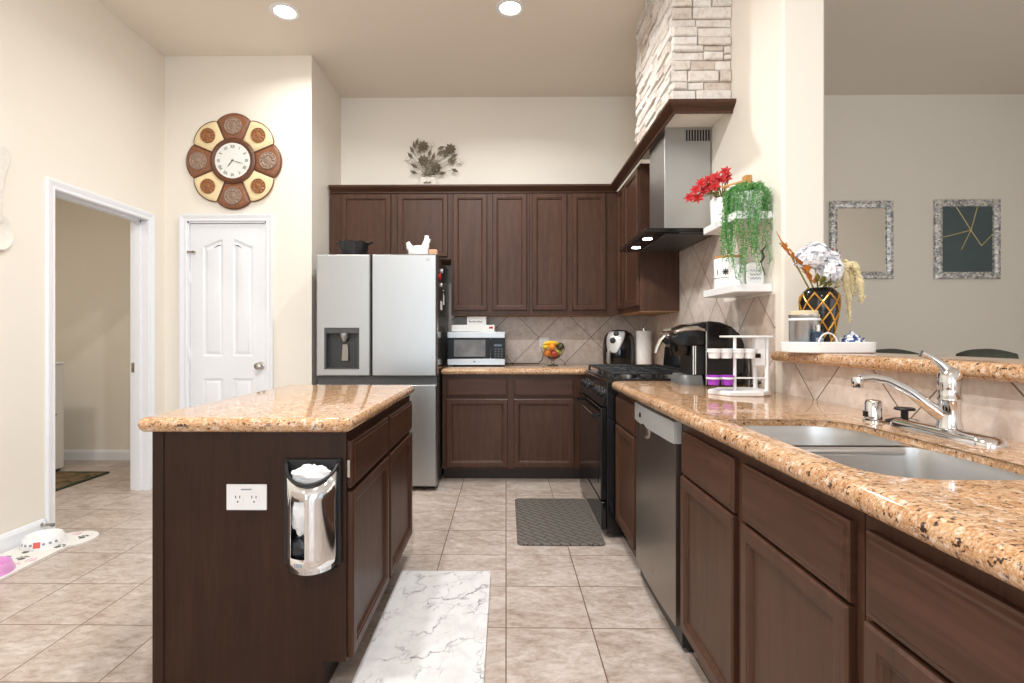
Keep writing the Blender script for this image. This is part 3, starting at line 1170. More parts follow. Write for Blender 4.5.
# ------------------------------------------------------------------ range hood
hd = thing('range_hood', 'stainless chimney range hood with a black glass canopy', 'range hood', (1.05, 3.31, 1.735))
MB().box(.80, XR - .008, 2.955, 3.655, 1.735, 1.762).build('canopy', M['black'], hd, bevel=.006)
MB().box(.95, XR - .008, 3.10, 3.42, 1.762, 2.393).build('chimney', M['steel'], hd, bevel=.003)
m = MB()
for i in range(9):
    x = 1.078 + i * .0165
    m.box(x, x + .010, 3.0985, 3.1005, 2.312, 2.378)
m.build('vent_slots', M['blackm'], hd)
MB().box(.93, XR - .05, 3.0, 3.61, 1.731, 1.736).build('filter', M['char'], hd)
for x, y in ((.862, 3.15), (.872, 3.46)):
    m = MB().lathe([(.028, 0), (.028, -.003), (.001, -.003)], (x, y, 1.735), 'z', 20, True, True)
    m.build('lamp', M['led'], hd)
    d = bpy.data.lights.new('hood_lamp', 'SPOT')
    d.energy = 6
    d.spot_size = math.radians(110)
    d.color = (.9, .96, 1)
    d.shadow_soft_size = .03
    o = bpy.data.objects.new('hood_lamp', d)
    C.objects.link(o)
    o.location = (x, y, 1.728)

# ------------------------------------------------------------------ dishwasher
dwt = thing('dishwasher', 'stainless dishwasher set into the sink run', 'dishwasher', (.9, 2.15, 0))
y0, y1 = 1.858, 2.436
MB().box(.634, 1.2, y0 + .002, y1 - .002, .02, .838).build('body', M['blackm'], dwt)
m = MB()
def bulge(y):
    t = (y - (y0 + y1) / 2) / ((y1 - y0) / 2)
    return .602 + .010 * t * t
N = 14
ysl = [y0 + .006 + (y1 - y0 - .012) * i / N for i in range(N + 1)]
sec = [(bulge(y), y) for y in ysl] + [(.634, ysl[-1]), (.634, ysl[0])]
m.prism(sec, lambda a, b: Vector((a, b, .095)), lambda a, b: Vector((a, b, .748)))
m.build('door', M['steeld'], dwt, smooth=True, angle=30)
m = MB()
sec = [(bulge(y) - .006, y) for y in ysl] + [(.634, ysl[-1]), (.634, ysl[0])]
m.prism(sec, lambda a, b: Vector((a, b, .752)), lambda a, b: Vector((a, b, .832)))
st = m.build('control_strip', plain('silver_control_strip', srgb(182, 182, 180), .3, .25, var=.02), dwt, smooth=True, angle=30)
m = MB().ball((.606, 2.235, .735), (.012, .085, .038), 16, 10)
m.build('pocket_handle', M['nickel'], dwt, smooth=True)
MB().box(.593, .600, 2.292, 2.304, .782, .802).build('button', M['black'], st)
m = MB()
m.rings([[(.6015 + .0004 * 0, 2.13 + r * math.cos(2 * PI * i / 20), .178 + r * math.sin(2 * PI * i / 20)) for i in range(20)] for r in (.014, .011)], False, False)
m.build('emblem', M['nickel'], dwt)
MB().box(.66, .68, y0 + .01, y1 - .01, .0, .09).build('toe_panel', M['blackm'], dwt)

# ------------------------------------------------------------------ sink
def bowl(y0, y1, zb, rad):
    m = MB()
    o = rrect(SX0 - .006, SX1 + .006, y0, y1, rad, 8)
    rs = [(-.02, ZG1 - .021), (0, ZG1 - .021), (.004, ZG1 - .05), (.012, zb + .045), (.02, zb + .022), (.038, zb + .006), (.06, zb)]
    m.rings([[(x, y, z) for x, y in inset(o, i)] for i, z in rs], False, True)
    return m


sk = thing('double_sink', 'double-bowl stainless undermount sink in the granite counter', 'sink', (.82, 1.23, ZG0))
b1 = bowl(1.285, SY1 + .006, .665, (.05, .05, .12, .045)).build('bowl', M['sink'], sk, smooth=True, angle=60, solid=.002)
b2 = bowl(SY0 - .006, 1.262, .645, (.11, .06, .05, .05)).build('bowl', M['sink'], sk, smooth=True, angle=60, solid=.002)
MB().box(SX0 + .03, SX1 - .03, 1.258, 1.289, ZG1 - .042, ZG1 - .026).build('divider', M['sink'], sk, bevel=.005, seg=3)
for b, y, z in ((b1, 1.415, .665), (b2, 1.09, .645)):
    MB().lathe([(.001, .002), (.036, .002), (.042, .005), (.045, .0015)], (.83, y, z), 'z', 24, False, False).build('drain', M['chrome'], b, smooth=True)

# faucet
fc = thing('kitchen_faucet', 'chrome single-lever kitchen faucet behind the sink', 'faucet', (1.105, 1.31, ZG1))
m = MB()
o = rrect(1.066, 1.134, 1.155, 1.465, .033, 8)
m.rings([[(x, y, z) for x, y in inset(o, i)] for i, z in ((0, ZG1), (0, ZG1 + .008), (.006, ZG1 + .016), (.018, ZG1 + .021))], True, True)
m.build('base_plate', M['chrome'], fc, smooth=True, angle=50)
fx, fy = 1.108, 1.30
m = MB().lathe([(.028, .018), (.026, .028), (.023, .04), (.0235, .085), (.025, .088), (.025, .095), (.0225, .098), (.024, .118), (.026, .134), (.024, .152), (.017, .166), (.006, .172)], (fx, fy, ZG1), 'z', 24)
m.build('body', M['chrome'], fc, smooth=True, angle=50)
m = MB()
pts = [(1.10, 1.305, ZG1 + .045), (1.07, 1.315, ZG1 + .072), (1.03, 1.327, ZG1 + .108), (.985, 1.34, ZG1 + .135), (.95, 1.35, ZG1 + .142), (.925, 1.357, ZG1 + .138)]
m.tube(pts, [.017, .0145, .0125, .0115, .011, .011], 14)
sp = m.build('spout', M['chrome'], fc, smooth=True)
m = MB().lathe([(.0135, .142), (.0145, .136), (.0145, .118), (.012, .114)], (.920, 1.359, ZG1), 'z', 18)
m.build('aerator', M['chrome'], sp, smooth=True)
m = MB().tube([(1.108, 1.30, ZG1 + .155), (1.092, 1.305, ZG1 + .178), (1.072, 1.312, ZG1 + .196), (1.052, 1.318, ZG1 + .205)], [.016, .010, .007, .009], 12)
m.build('lever', M['chrome'], fc, smooth=True)
t = thing('soap_dispenser', 'short chrome cylinder cap left of the faucet', 'dispenser cap', (1.075, 1.52, ZG1))
MB().lathe([(.028, 0), (.028, .004), (.022, .008), (.0215, .056), (.018, .062), (.002, .064)], (1.075, 1.52, ZG1), 'z', 24).build('cap', M['chrome'], t, smooth=True, angle=40)
MB().box(1.049, 1.056, 1.513, 1.527, ZG1 + .014, ZG1 + .03).build('slot', M['black'], t)
t = thing('sink_stopper', 'black rubber sink stopper lying beside the faucet plate', 'sink stopper', (1.14, 1.50, ZG1))
MB().lathe([(.046, 0), (.047, .004), (.030, .010), (.009, .014), (.009, .036)], (1.15, 1.50, ZG1), 'z', 28).build('plug', M['blackm'], t, smooth=True, angle=40)
MB().lathe([(.025, .036), (.026, .039), (.024, .043), (.002, .044)], (1.15, 1.50, ZG1), 'z', 24).build('grip', M['blackm'], t, smooth=True, angle=40)

# ------------------------------------------------------------------ wall clock
ck = thing('wall_clock', 'flower-shaped brown and cream wall clock above the pantry door', 'clock', (-2.110, YP, 2.498))
KX, KZ = -2.110, 2.498
brown = plain('brown_leather_petal', srgb(138, 90, 62), .45, var=.22, scale=70, bump=.25)
creamp = plain('antique_cream_petal', srgb(240, 218, 172), .45, var=.06, scale=14)
rimm = plain('dark_brown_rim', srgb(98, 58, 36), .35, var=.2, scale=80, bump=.3)
ros1 = plain('carved_taupe_rosette', srgb(150, 126, 108), .5, var=.35, scale=160)
ros2 = plain('carved_rust_rosette', srgb(150, 98, 56), .45, var=.4, scale=160)


def ckp(r, a, d):
    """point at radius r, clockwise angle a from twelve, depth d in front of the wall"""
    return Vector((KX + r * math.sin(a), YP - d, KZ + r * math.cos(a)))


for k in range(8):
    ac = k * PI / 4
    dark = k % 2 == 0
    hw = PI / 8
    out = []
    ri = .165
    ro, bul = (.340, .033) if dark else (.340, .030)
    for i in range(13):
        u = -1 + 2 * i / 12
        a = ac + hw * u
        out.append((ro + bul * math.cos(u * PI / 2) ** .8 if abs(u) < 1 else ro, a))
    inn = [(ri, ac + hw), (ri, ac), (ri, ac - hw)]
    poly = out + inn
    pc = [(r * math.sin(a), r * math.cos(a)) for r, a in poly][::-1]
    FC = Frame((KX, YP, KZ), (1, 0, 0), (0, 0, 1), (0, -1, 0))
    m = MB()
    m.rings([[FC(x, y, d) for x, y in inset(pc, q)] for q, d in ((.001, .001), (.001, .014), (.012, .024), (.03, .028))], True, True)
    po = m.build('petal', brown if dark else creamp, ck, smooth=True)
    m = MB()
    lp = [FC(x, y, .016) for x, y in inset(pc, .004)]
    m.tube(lp + [lp[0]], .0055, 6)
    m.build('petal_rim', rimm, po, smooth=True)
    rc, rr_ = (.271, .068) if dark else (.277, .058)
    c = ckp(rc, ac, .026)
    m = MB()
    prof = [(rr_, 0), (rr_, .008), (rr_ * .92, .012), (rr_ * .84, .008), (rr_ * .6, .012), (rr_ * .5, .007), (rr_ * .3, .010), (.004, .016)]
    n = 36
    rings = []
    for q, (r, h) in enumerate(prof):
        rings.append([c + Vector(((r * (1 + (.05 * math.cos(12 * 2 * PI * i / n) if 1 < q < 6 else 0))) * math.sin(2 * PI * i / n), -h - (.0025 * math.cos(12 * 2 * PI * i / n) if 2 < q < 6 else 0), (r * (1 + (.05 * math.cos(12 * 2 * PI * i / n) if 1 < q < 6 else 0))) * math.cos(2 * PI * i / n))) for i in range(n)])
    m.rings(rings)
    ro_ = m.build('rosette', ros1 if dark else ros2, po, smooth=True, angle=25)
m = MB().lathe([(.176, -.001), (.176, -.036), (.160, -.044), (.142, -.040), (.135, -.034)], (KX, YP, KZ), 'y', 48)
m.build('face_ring', rimm, ck, smooth=True)
dial = MB().lathe([(.137, -.034), (.137, -.036), (.002, -.036)], (KX, YP, KZ), 'y', 48).build('dial', plain('dial_paper', srgb(232, 232, 226), .5, var=.02), ck)
ink = plain('printed_ink', srgb(40, 38, 38), .6)
for i, rn in enumerate('XII I II III IIII V VI VII VIII IX X XI'.split()):
    a = i * PI / 6
    c = ckp(.107, a, .0361)
    u = Vector((math.cos(a), 0, -math.sin(a)))
    v = Vector((math.sin(a), 0, math.cos(a)))
    text(rn, .036, Frame(c, u, v, (0, -1, 0)), ink, 'numeral', dial, wide=.8)
for nm, a, ln, w in (('hour_hand', math.radians(219), .062, .007), ('minute_hand', math.radians(107), .094, .005)):
    m = MB()
    pts = [(-.016, -.3), (-.016, .3), (ln * .7, .9), (ln * .78, .5), (ln, 0), (ln * .78, -.5), (ln * .7, -.9)]
    u = Vector((math.sin(a), 0, math.cos(a)))
    v = Vector((math.cos(a), 0, -math.sin(a)))
    O = Vector((KX, YP, KZ))
    dd = .039 if nm[0] == 'h' else .041
    m.prism(pts, lambda p, q: O + u * p + v * q * w * .5 + Vector((0, -dd, 0)), lambda p, q: O + u * p + v * q * w * .5 + Vector((0, -dd - .001, 0)))
    m.build(nm, M['blackm'], ck)
MB().lathe([(.006, -.036), (.006, -.043)], (KX, YP, KZ), 'y', 12).build('hand_pin', M['blackm'], ck)

# ------------------------------------------------------------------ metal flower wall art above the cabinets
bronze = plain('dark_bronze_metal', srgb(116, 106, 88), .45, .4, var=.2)
pale = plain('pale_distressed_metal', srgb(224, 216, 204), .5, .2, var=.12, scale=60)
wa = thing('metal_flower_wall_art', 'dark metal flower vase wall art above the wall cabinets', 'wall art', (-.70, 4.69, 2.44))
AX, AZ, AY = -.690, 2.52, 4.675
m = MB()
pf = [(-.082, -.1), (.082, -.1), (.088, -.02), (.074, .04), (.060, .075), (.066, .088), (-.066, .088), (-.060, .075), (-.074, .04), (-.088, -.02)]
m.prism(pf, lambda a, b: Vector((AX - .02 + a, AY - .004 - .02 * (1 - (a / .09) ** 2), AZ + b)), lambda a, b: Vector((AX - .02 + a, AY, AZ + b)))
vs = m.build('vase', pale, wa, bevel=.002)
m = MB()
for r, z in ((.066, .084), (.062, .072), (.085, -.02)):
    m.tube([(AX - .02 - r, AY - .012, AZ + z), (AX - .02, AY - .028, AZ + z), (AX - .02 + r, AY - .012, AZ + z)], .003, 6)
for i in range(4):
    m.ball((AX - .045 + i * .016, AY - .026, AZ + .012 + .006 * (i % 2)), (.009, .003, .006), 8, 5)
m.build('vase_trim', bronze, vs)
rv = random.Random(5)
flw = [(-.062, .345), (-.058, .215), (.054, .150), (.185, .318)]
lvs = [(-.10, .30, 30), (-.14, .34, 100), (-.155, .30, 120), (-.17, .25, 130), (-.13, .16, 150), (-.135, .105, 160), (-.005, .27, 70), (.01, .19, 80), (-.03, .13, 75), (.09, .325, 20), (.085, .28, 30), (.14, .26, 60), (.21, .25, 25), (.20, .20, 30), (.175, .215, 35), (.215, .13, -25), (.10, .095, 10), (.12, .29, 15), (-.12, .37, 75), (.03, .24, 75)]
m = MB()
for x, z in flw + [(a, b) for a, b, c in lvs] + [(-.2, .24), (.02, .36), (.07, .23), (.27, .21)]:
    m.tube([(AX - .02 + x * .12, AY - .014, AZ + .08), (AX - .01 + x * .55, AY - .02, AZ + .08 + (z - .08) * .6), (AX + x, AY - .012, AZ + z)], .0017, 5)
m.build('stems', bronze, wa)
for x, z in flw:
    m = MB()
    for ring, (rad, nn, d) in enumerate(((.056, 9, .006), (.040, 8, .014), (.022, 6, .02))):
        for i in range(nn):
            a = 2 * PI * i / nn + ring * .3
            m.leaf((AX + x, AY - .01 - d, AZ + z), (math.cos(a), -.15 * ring, math.sin(a)), rad, rad * .75, (0, 1, 0), .002)
    m.ball((AX + x, AY - .03, AZ + z), .008, 8, 5)
    m.build('flower', bronze, wa)
for x, z, a in lvs:
    a = math.radians(a)
    m = MB().leaf((AX + x - .024 * math.cos(a), AY - .016, AZ + z - .024 * math.sin(a)), (math.cos(a), -.1, math.sin(a)), .076, .034, (0, 1, 0), .002)
    m.build('leaf', bronze, wa)
for x, z in ((-.205, .235), (.02, .365), (.07, .235), (.275, .205), (-.16, .21)):
    m = MB()
    for i in range(5):
        a = 2 * PI * i / 5
        m.ball((AX + x + .018 * math.cos(a), AY - .014, AZ + z + .012 * math.sin(a)), (.011, .004, .009), 8, 5)
    m.build('blossom', pale, wa)

# ------------------------------------------------------------------ things on the back counter
ZG = ZG1
mw = thing('microwave', 'stainless countertop microwave beside the refrigerator', 'microwave', (-.245, 4.42, ZG))
x0, x1, my, z0, z1 = -.485, -.008, 4.25, ZG + .012, 1.180
MB().box(x0, x1, my + .02, 4.62, z0, z1).build('case', M['steel'], mw, bevel=.008)
for x in (x0 + .05, x1 - .05):
    for y in (my + .06, 4.57):
        MB().lathe([(.014, 0), (.014, .014)], (x, y, ZG), 'z', 10).build('foot', M['blackm'], mw)
MB().box(x0, x1, my, my + .022, z1 - .052, z1).build('top_strip', M['steel'], mw, bevel=.003)
MB().box(x0, x1, my, my + .022, z0, z0 + .052).build('bottom_strip', M['steel'], mw, bevel=.003)
dr_ = MB().box(x0, -.128, my - .001, my + .021, z0 + .053, z1 - .053).build('door', M['mwglass'], mw, bevel=.003)
wg = plain('microwave_window_screen', srgb(120, 120, 120), .3, 0, .15, var=.3, scale=9)
MB().box(x0 + .055, -.170, my - .0022, my - .0008, z0 + .070, z1 - .068).build('window', wg, dr_)
cp = MB().box(-.126, x1, my - .001, my + .021, z0 + .053, z1 - .053).build('control_panel', M['mwglass'], mw, bevel=.003)
m = MB()
for i in range(3):
    for j in range(4):
        m.box(-.095 + i * .026, -.079 + i * .026, my - .0022, my - .001, z0 + .066 + j * .02, z0 + .078 + j * .02)
m.build('keypad', M['char'], cp)
MB().box(-.098, -.035, my - .002, my - .001, z0 + .155, z0 + .172).build('display', plain('dim_display', srgb(50, 66, 84), .2), cp)
MB().lathe([(.007, 0), (.007, -.001), (.001, -.001)], (-.262, my, z0 + .028), 'y', 16).build('emblem', M['char'], mw)
t = thing('white_flat_box', 'flat white box with a red mark lying on the microwave', 'box', (-.27, 4.40, 1.18))
MB().box(-.452, -.095, 4.27, 4.52, 1.181, 1.236).build('box', M['paper'], t, bevel=.003)
MB().box(-.140, -.108, 4.2692, 4.27, 1.205, 1.222).build('red_mark', M['red'], t)
t = thing('white_card_box', 'small white box with grey lettering standing at the back of the flat box', 'box', (-.25, 4.44, 1.236))
MB().box(-.335, -.170, 4.42, 4.48, 1.2365, 1.312).build('box', M['paper'], t, bevel=.002)
m = MB()
xx = -.318
for i in range(9):
    w = .009 + .004 * (i % 3)
    m.box(xx, xx + w * .8, 4.4192, 4.42, 1.262, 1.270 + .006 * ((i * 7) % 3 == 0))
    xx += w
m.build('lettering', M['char'], t)

# outlet behind the fruit bowl
t = thing('wall_outlet', 'white outlet plate on the tiled wall behind the fruit bowl', 'outlet', (.345, YB - .008, 1.07))
MB().box(.303, .391, YB - .014, YB - .008, 1.005, 1.135).build('cover_plate', M['white'], t, bevel=.002)
for z in (1.045, 1.095):
    MB().box(.332, .362, YB - .016, YB - .0135, z - .014, z + .014).build('receptacle', M['white'], t, bevel=.002)
tag(MB().tube([(.34, YB - .018, 1.045), (.34, YB - .05, 1.0), (.325, YB - .06, .93), (.29, YB - .07, ZG + .006), (.15, YB - .06, ZG + .005), (-.02, YB - .05, ZG + .005)], .004, 8).build('power_cord', M['blackm'], smooth=True), 'thin dark power cord from the outlet to the microwave', 'cord')

# fruit bowl
FBX, FBY = .395, 4.36
t = thing('glass_fruit_bowl', 'clear footed glass bowl of mixed fruit on the back counter', 'bowl', (FBX, FBY, ZG))
m = MB().lathe([(.050, .0), (.052, .006), (.016, .016), (.013, .045), (.03, .058), (.075, .085), (.103, .135), (.108, .160), (.104, .160), (.098, .135), (.070, .090), (.02, .064), (.002, .062)], (FBX, FBY, ZG), 'z', 32)
m.build('bowl', M['glass'], t, smooth=True)
fruits = [('lemon', srgb(236, 196, 52)), ('orange', srgb(232, 136, 36)), ('apple', srgb(196, 60, 40)), ('pear', srgb(176, 188, 62)), ('avocado', srgb(60, 58, 34)), ('banana', srgb(240, 200, 60))]
fm = {k: plain(k + '_skin', c, .4, var=.12, scale=20) for k, c in fruits}
fl = [('orange', -.045, -.01, .105, .032, 'orange fruit low at the left in the glass bowl'), ('apple', .010, -.035, .100, .031, 'red apple low at the front of the glass bowl'),
      ('pear', .050, .005, .112, .034, 'green pear at the right inside the glass bowl'), ('apple', -.005, .045, .110, .032, 'red apple hidden at the back of the glass bowl'),
      ('lemon', -.055, -.02, .165, .030, 'yellow lemon on top at the left of the glass bowl'), ('orange', -.008, -.04, .160, .030, 'orange fruit on top at the front of the glass bowl'),
      ('avocado', .062, -.02, .162, .036, 'dark avocado on top at the right of the glass bowl'), ('lemon', .020, .02, .178, .028, 'yellow lemon topmost in the middle of the fruit')]
for k, dx, dy, dz, r, lb in fl:
    m = MB()
    c = Vector((FBX + dx, FBY + dy, ZG + dz))
    if k in ('lemon', 'avocado', 'pear'):
        m.ball(c, (r * 1.25, r * .9, r * .92), 14, 9, Matrix.Rotation(R.uniform(0, 3), 3, 'Z'))
    else:
        m.ball(c, r, 14, 9)
    tag(m.build(k, fm[k], smooth=True), lb, 'fruit', 'fruit in the glass bowl')
t = thing('banana', 'small yellow banana curled over the top of the fruit', 'fruit', (FBX - .02, FBY - .02, ZG + .18), 'fruit in the glass bowl')
pts = [(FBX - .085 + .017 * i, FBY - .045 + .004 * i, ZG + .185 + .012 * math.sin(i * PI / 8)) for i in range(9)]
MB().tube(pts, [.006, .012, .015, .016, .016, .016, .015, .012, .005], 10).build('peel', fm['banana'], t, smooth=True)

# air fryer in the corner
AFX, AFY = .935, 4.28
t = thing('air_fryer', 'black air fryer with a silver front in the counter corner', 'air fryer', (AFX, AFY, ZG))
prof = [(.118, .0), (.128, .02), (.132, .10), (.130, .18), (.122, .235), (.100, .275), (.062, .298), (.01, .304)]
m = MB().lathe(prof, (AFX, AFY, ZG), 'z', 36)
m.build('body', M['black'], t, smooth=True, angle=50)
m = MB()
def frp(a, z, d=.004):
    import bisect
    for (r0, z0), (r1, z1) in zip(prof, prof[1:]):
        if z0 <= z <= z1:
            r = r0 + (r1 - r0) * (z - z0) / (z1 - z0)
            break
    else:
        r = prof[-1][0]
    return Vector((AFX + (r + d) * math.sin(a), AFY - (r + d) * math.cos(a), ZG + z))
a0 = -.62
rows = []
for i in range(15):
    z = .115 + .172 * i / 14
    w = .26 + .46 * (i / 14) ** .8
    c = a0 + .22 * (i / 14)
    rows.append([frp(c - w + 2 * w * j / 12, z) for j in range(13)])
m.rings(rows, False, False, closed=False)
m.build('front_panel', plain('silver_plastic', srgb(196, 194, 192), .3, .4), t, smooth=True, solid=.004)
for nm, a, z, r, mt in (('dial', a0 + .05, .215, .024, 'blackm'), ('timer_knob', a0 + .22, .268, .022, 'blackm')):
    c = frp(a, z, .002)
    nn = Vector((math.sin(a), -math.cos(a), .25)).normalized()
    q = nn.to_track_quat('Z', 'Y').to_matrix()
    m = MB()
    m.rings([[c + q @ Vector((rr_ * math.cos(2 * PI * i / 20), rr_ * math.sin(2 * PI * i / 20), h)) for i in range(20)] for rr_, h in ((r, 0), (r, .010), (r * .6, .014), (r * .5, .020), (r * .2, .021))])
    m.build(nm, M[mt], t, smooth=True)
m = MB()
c = frp(a0 - .12, .07, .0)
m.tube([frp(a0 - .1, .125, .012), frp(a0 - .1, .120, .035), frp(a0 - .1, .05, .038), frp(a0 - .1, .03, .034)], [.014, .016, .016, .012], 12)
m.build('basket_handle', plain('grey_handle', srgb(140, 140, 138), .35, .3), t, smooth=True)

t = thing('paper_towel_holder', 'white paper towel roll on a holder beside the air fryer', 'paper towel roll', (1.125, 4.22, ZG))
MB().lathe([(.068, 0), (.070, .006), (.064, .010), (.008, .012), (.008, .315), (.012, .318), (.014, .330), (.008, .340), (.001, .341)], (1.125, 4.22, ZG), 'z', 24).build('stand', M['chrome'], t, smooth=True, angle=40)
MB().lathe([(.020, .014), (.060, .014), (.061, .018), (.061, .290), (.060, .294), (.020, .294)], (1.125, 4.22, ZG), 'z', 32, False, False).build('paper_roll', M['paper'], t, smooth=True, angle=40)

# ------------------------------------------------------------------ coffee maker
t = thing('coffee_maker', 'black single-cup coffee maker at the range end of the long counter', 'coffee maker', (1.02, 2.72, ZG))
ya, yb = 2.60, 2.84
yc = (ya + yb) / 2
def ext(name, pts, a, b, mat, par, bevel=.006):
    m = MB()
    m.prism(pts, lambda x, z: Vector((x, a, ZG + z)), lambda x, z: Vector((x, b, ZG + z)))
    return m.build(name, mat, par, bevel=bevel, seg=3)
ext('body', [(1.005, 0), (1.195, 0), (1.202, .02), (1.205, .16), (1.198, .215), (1.175, .262), (1.135, .298), (1.08, .320), (1.03, .326), (1.005, .322)], ya, yb, M['black'], t, .010)
dome = [(.865, .262), (.90, .292), (.95, .312), (1.01, .322), (1.06, .322), (1.06, .30), (1.0, .20), (.875, .20), (.835, .235), (.838, .248)]
hdo = ext('brew_head', dome, ya + .012, yb - .012, M['black'], t, .012)
m = MB()
m.tube([(.855, ya + .006, ZG + .272), (.90, ya + .004, ZG + .285), (.96, ya + .004, ZG + .288), (1.0, ya + .006, ZG + .280)], [.008, .013, .013, .009], 10)
m.tube([(.855, yb - .006, ZG + .272), (.90, yb - .004, ZG + .285), (.96, yb - .004, ZG + .288), (1.0, yb - .006, ZG + .280)], [.008, .013, .013, .009], 10)
m.tube([(.855, ya + .006, ZG + .272), (.835, yc, ZG + .268), (.855, yb - .006, ZG + .272)], .010, 10)
m.build('silver_band', M['nickel'], hdo, smooth=True)
m = MB().tube([(.842, yc, ZG + .255), (.815, yc, ZG + .228), (.798, yc, ZG + .195), (.788, yc, ZG + .160)], [.010, .013, .013, .010], 10)
m.build('lever', M['nickel'], hdo, smooth=True)
m = MB().lathe([(.052, .150), (.062, .175), (.066, .21), (.066, .23)], (.925, yc, ZG), 'z', 24)
m.build('spout_housing', M['black'], hdo, smooth=True)
ext('column', [(.945, .05), (1.01, .05), (1.01, .21), (.945, .21)], ya + .03, yb - .03, M['blackm'], t, .006)
m = MB().tube([(.952, ya + .026, ZG + .055), (.952, ya + .026, ZG + .20)], .004, 8).tube([(.962, ya + .026, ZG + .055), (.962, ya + .026, ZG + .20)], .004, 8)
m.build('column_trim', M['chrome'], t)
MB().tube([(1.006, ya - .001, ZG + .004), (1.006, ya - .001, ZG + .275)], .0025, 8).build('side_seam', M['nickel'], t)
m = MB()
o = rrect(.885, 1.005, ya + .02, yb - .02, (.05, .01, .01, .05), 6)
m.rings([[(x, y, ZG + z) for x, y in inset(o, i)] for i, z in ((0, 0), (0, .012), (.008, .048), (.012, .052))])
m.build('drip_tray', plain('grey_drip_tray', srgb(112, 114, 114), .4, .3), t, smooth=True)
tag(MB().tube([(1.19, 2.585, ZG + .06), (1.185, 2.55, ZG + .045), (1.21, 2.50, ZG + .035), (1.20, 2.44, ZG + .030), (1.17, 2.47, ZG + .012), (1.19, 2.52, ZG + .007), (1.22, 2.58, ZG + .02), (1.225, 2.60, ZG + .16)], .0045, 8).build('looped_cord', M['blackm'], smooth=True), 'black looped cord on the counter behind the pod stand', 'cord')

# ------------------------------------------------------------------ coffee pod stand
PXX, PYY = 1.0, 2.22
t = thing('pod_stand', 'white two-tier coffee pod stand by the bar ledge', 'pod stand', (PXX, PYY, ZG))
m = MB()
o = [(.872, 2.24), (.93, 2.15), (1.07, 2.15), (1.125, 2.20), (1.125, 2.33), (.95, 2.33)]
m.rings([[(x, y, ZG + z) for x, y in inset(o, i)] for i, z in ((0, 0), (0, .016), (.005, .020))])
m.build('base', M['white'], t, bevel=.003)
for x, y, r in ((.972, 2.20, .0065), (1.108, 2.20, .009), (1.112, 2.31, .009)):
    MB().tube([(x, y, ZG + .018), (x, y, ZG + .248)], r, 10).build('post', M['white'], t, smooth=True)
MB().box(.955, 1.122, 2.17, 2.32, ZG + .243, ZG + .252).build('top_plate', M['white'], t, bevel=.003)
MB().box(1.055, 1.098, 2.19, 2.22, ZG + .125, ZG + .245).build('carriage', M['white'], t, bevel=.003)
MB().box(1.050, 1.074, 2.184, 2.192, ZG + .158, ZG + .176).build('carriage_clip', M['black'], t)
def tier(z, xs):
    m = MB()
    m.box(min(xs) - .03, 1.108, 2.195, 2.205, z - .003, z + .003)
    for x in xs:
        m.lathe([(.026, -.004), (.029, -.004), (.029, .004), (.026, .004), (.026, -.004)], (x, 2.20, z), 'z', 20, False, False)
    m.build('tier', M['white'], t)
xs = [.885, .935, .985, 1.035]
tier(ZG + .185, xs)
tier(ZG + .072, [.882, .940])
names = ['first white coffee pod on the upper tier, nearest the coffee maker', 'second white coffee pod on the upper tier from the coffee maker', 'third white coffee pod on the upper tier from the coffee maker', 'last white coffee pod on the upper tier, nearest the black clip']
pod0 = None
def pod(x, y, z, mat, label, grp):
    p = thing('coffee_pod', label, 'coffee pod', (x, y, z), grp)
    MB().lathe([(.020, -.03), (.022, -.028), (.0255, .008)], (0, 0, 0), 'z', 20, True, False).build('cup', mat, p, smooth=True, local=True)
    MB().lathe([(.0285, .006), (.029, .009), (.0285, .011), (.002, .012)], (0, 0, 0), 'z', 20).build('lid', M['white'] if mat == M['white'] else M['purple'], p, smooth=True, local=True)
    return p
pw = pod(xs[0], 2.20, ZG + .185, M['white'], names[0], 'white coffee pods on the stand')
for x, lb in zip(xs[1:], names[1:]):
    dup(pw, (x, 2.20, ZG + .185), label=lb)
pp = pod(.882, 2.20, ZG + .072, M['purple'], 'purple coffee pod on the lower tier, nearest the coffee maker', 'purple coffee pods on the stand')
dup(pp, (.940, 2.20, ZG + .072), label='purple coffee pod on the lower tier, beside the thin white post')

# ------------------------------------------------------------------ floating shelves and what stands on them
SHX = 1.063
for z, lb in ((1.686, 'upper white floating shelf with the trailing green plant'), (1.348, 'lower white floating shelf with the patterned canister')):
    tag(MB().box(SHX, XR - .001, 2.40, 2.788, z, z + .037).build('floating_shelf', M['white'], bevel=.003), lb, 'shelf', 'floating shelves')
ZS1, ZS2 = 1.723, 1.385
# red flowers in a white pot
t = thing('red_flower_pot', 'white pot of red flowers at the hood end of the upper shelf', 'flower pot', (1.135, 2.715, ZS1))
fx, fy = 1.135, 2.715
MB().lathe([(.052, 0), (.056, .004), (.062, .13), (.060, .135), (.054, .13), (.048, .02)], (fx, fy, ZS1), 'z', 28).build('pot', M['ceram'], t, smooth=True, angle=40)
rr = random.Random(3)
heads = [(.96, 2.70, 1.865), (.985, 2.68, 1.90), (1.00, 2.69, 1.86), (1.015, 2.68, 1.935), (1.03, 2.69, 1.90), (1.05, 2.67, 1.95), (1.055, 2.70, 1.92), (1.085, 2.68, 1.965), (1.09, 2.70, 1.93), (1.115, 2.68, 1.955), (1.14, 2.69, 1.995), (1.15, 2.70, 1.965), (1.07, 2.65, 1.91)]
m = MB()
for h in heads:
    m.tube([(fx, fy, ZS1 + .12), ((fx + h[0]) / 2 + .02, fy - .01, max(h[2] - .01, 1.89)), h], .0025, 5)
m.build('stems', M['leafo'], t)
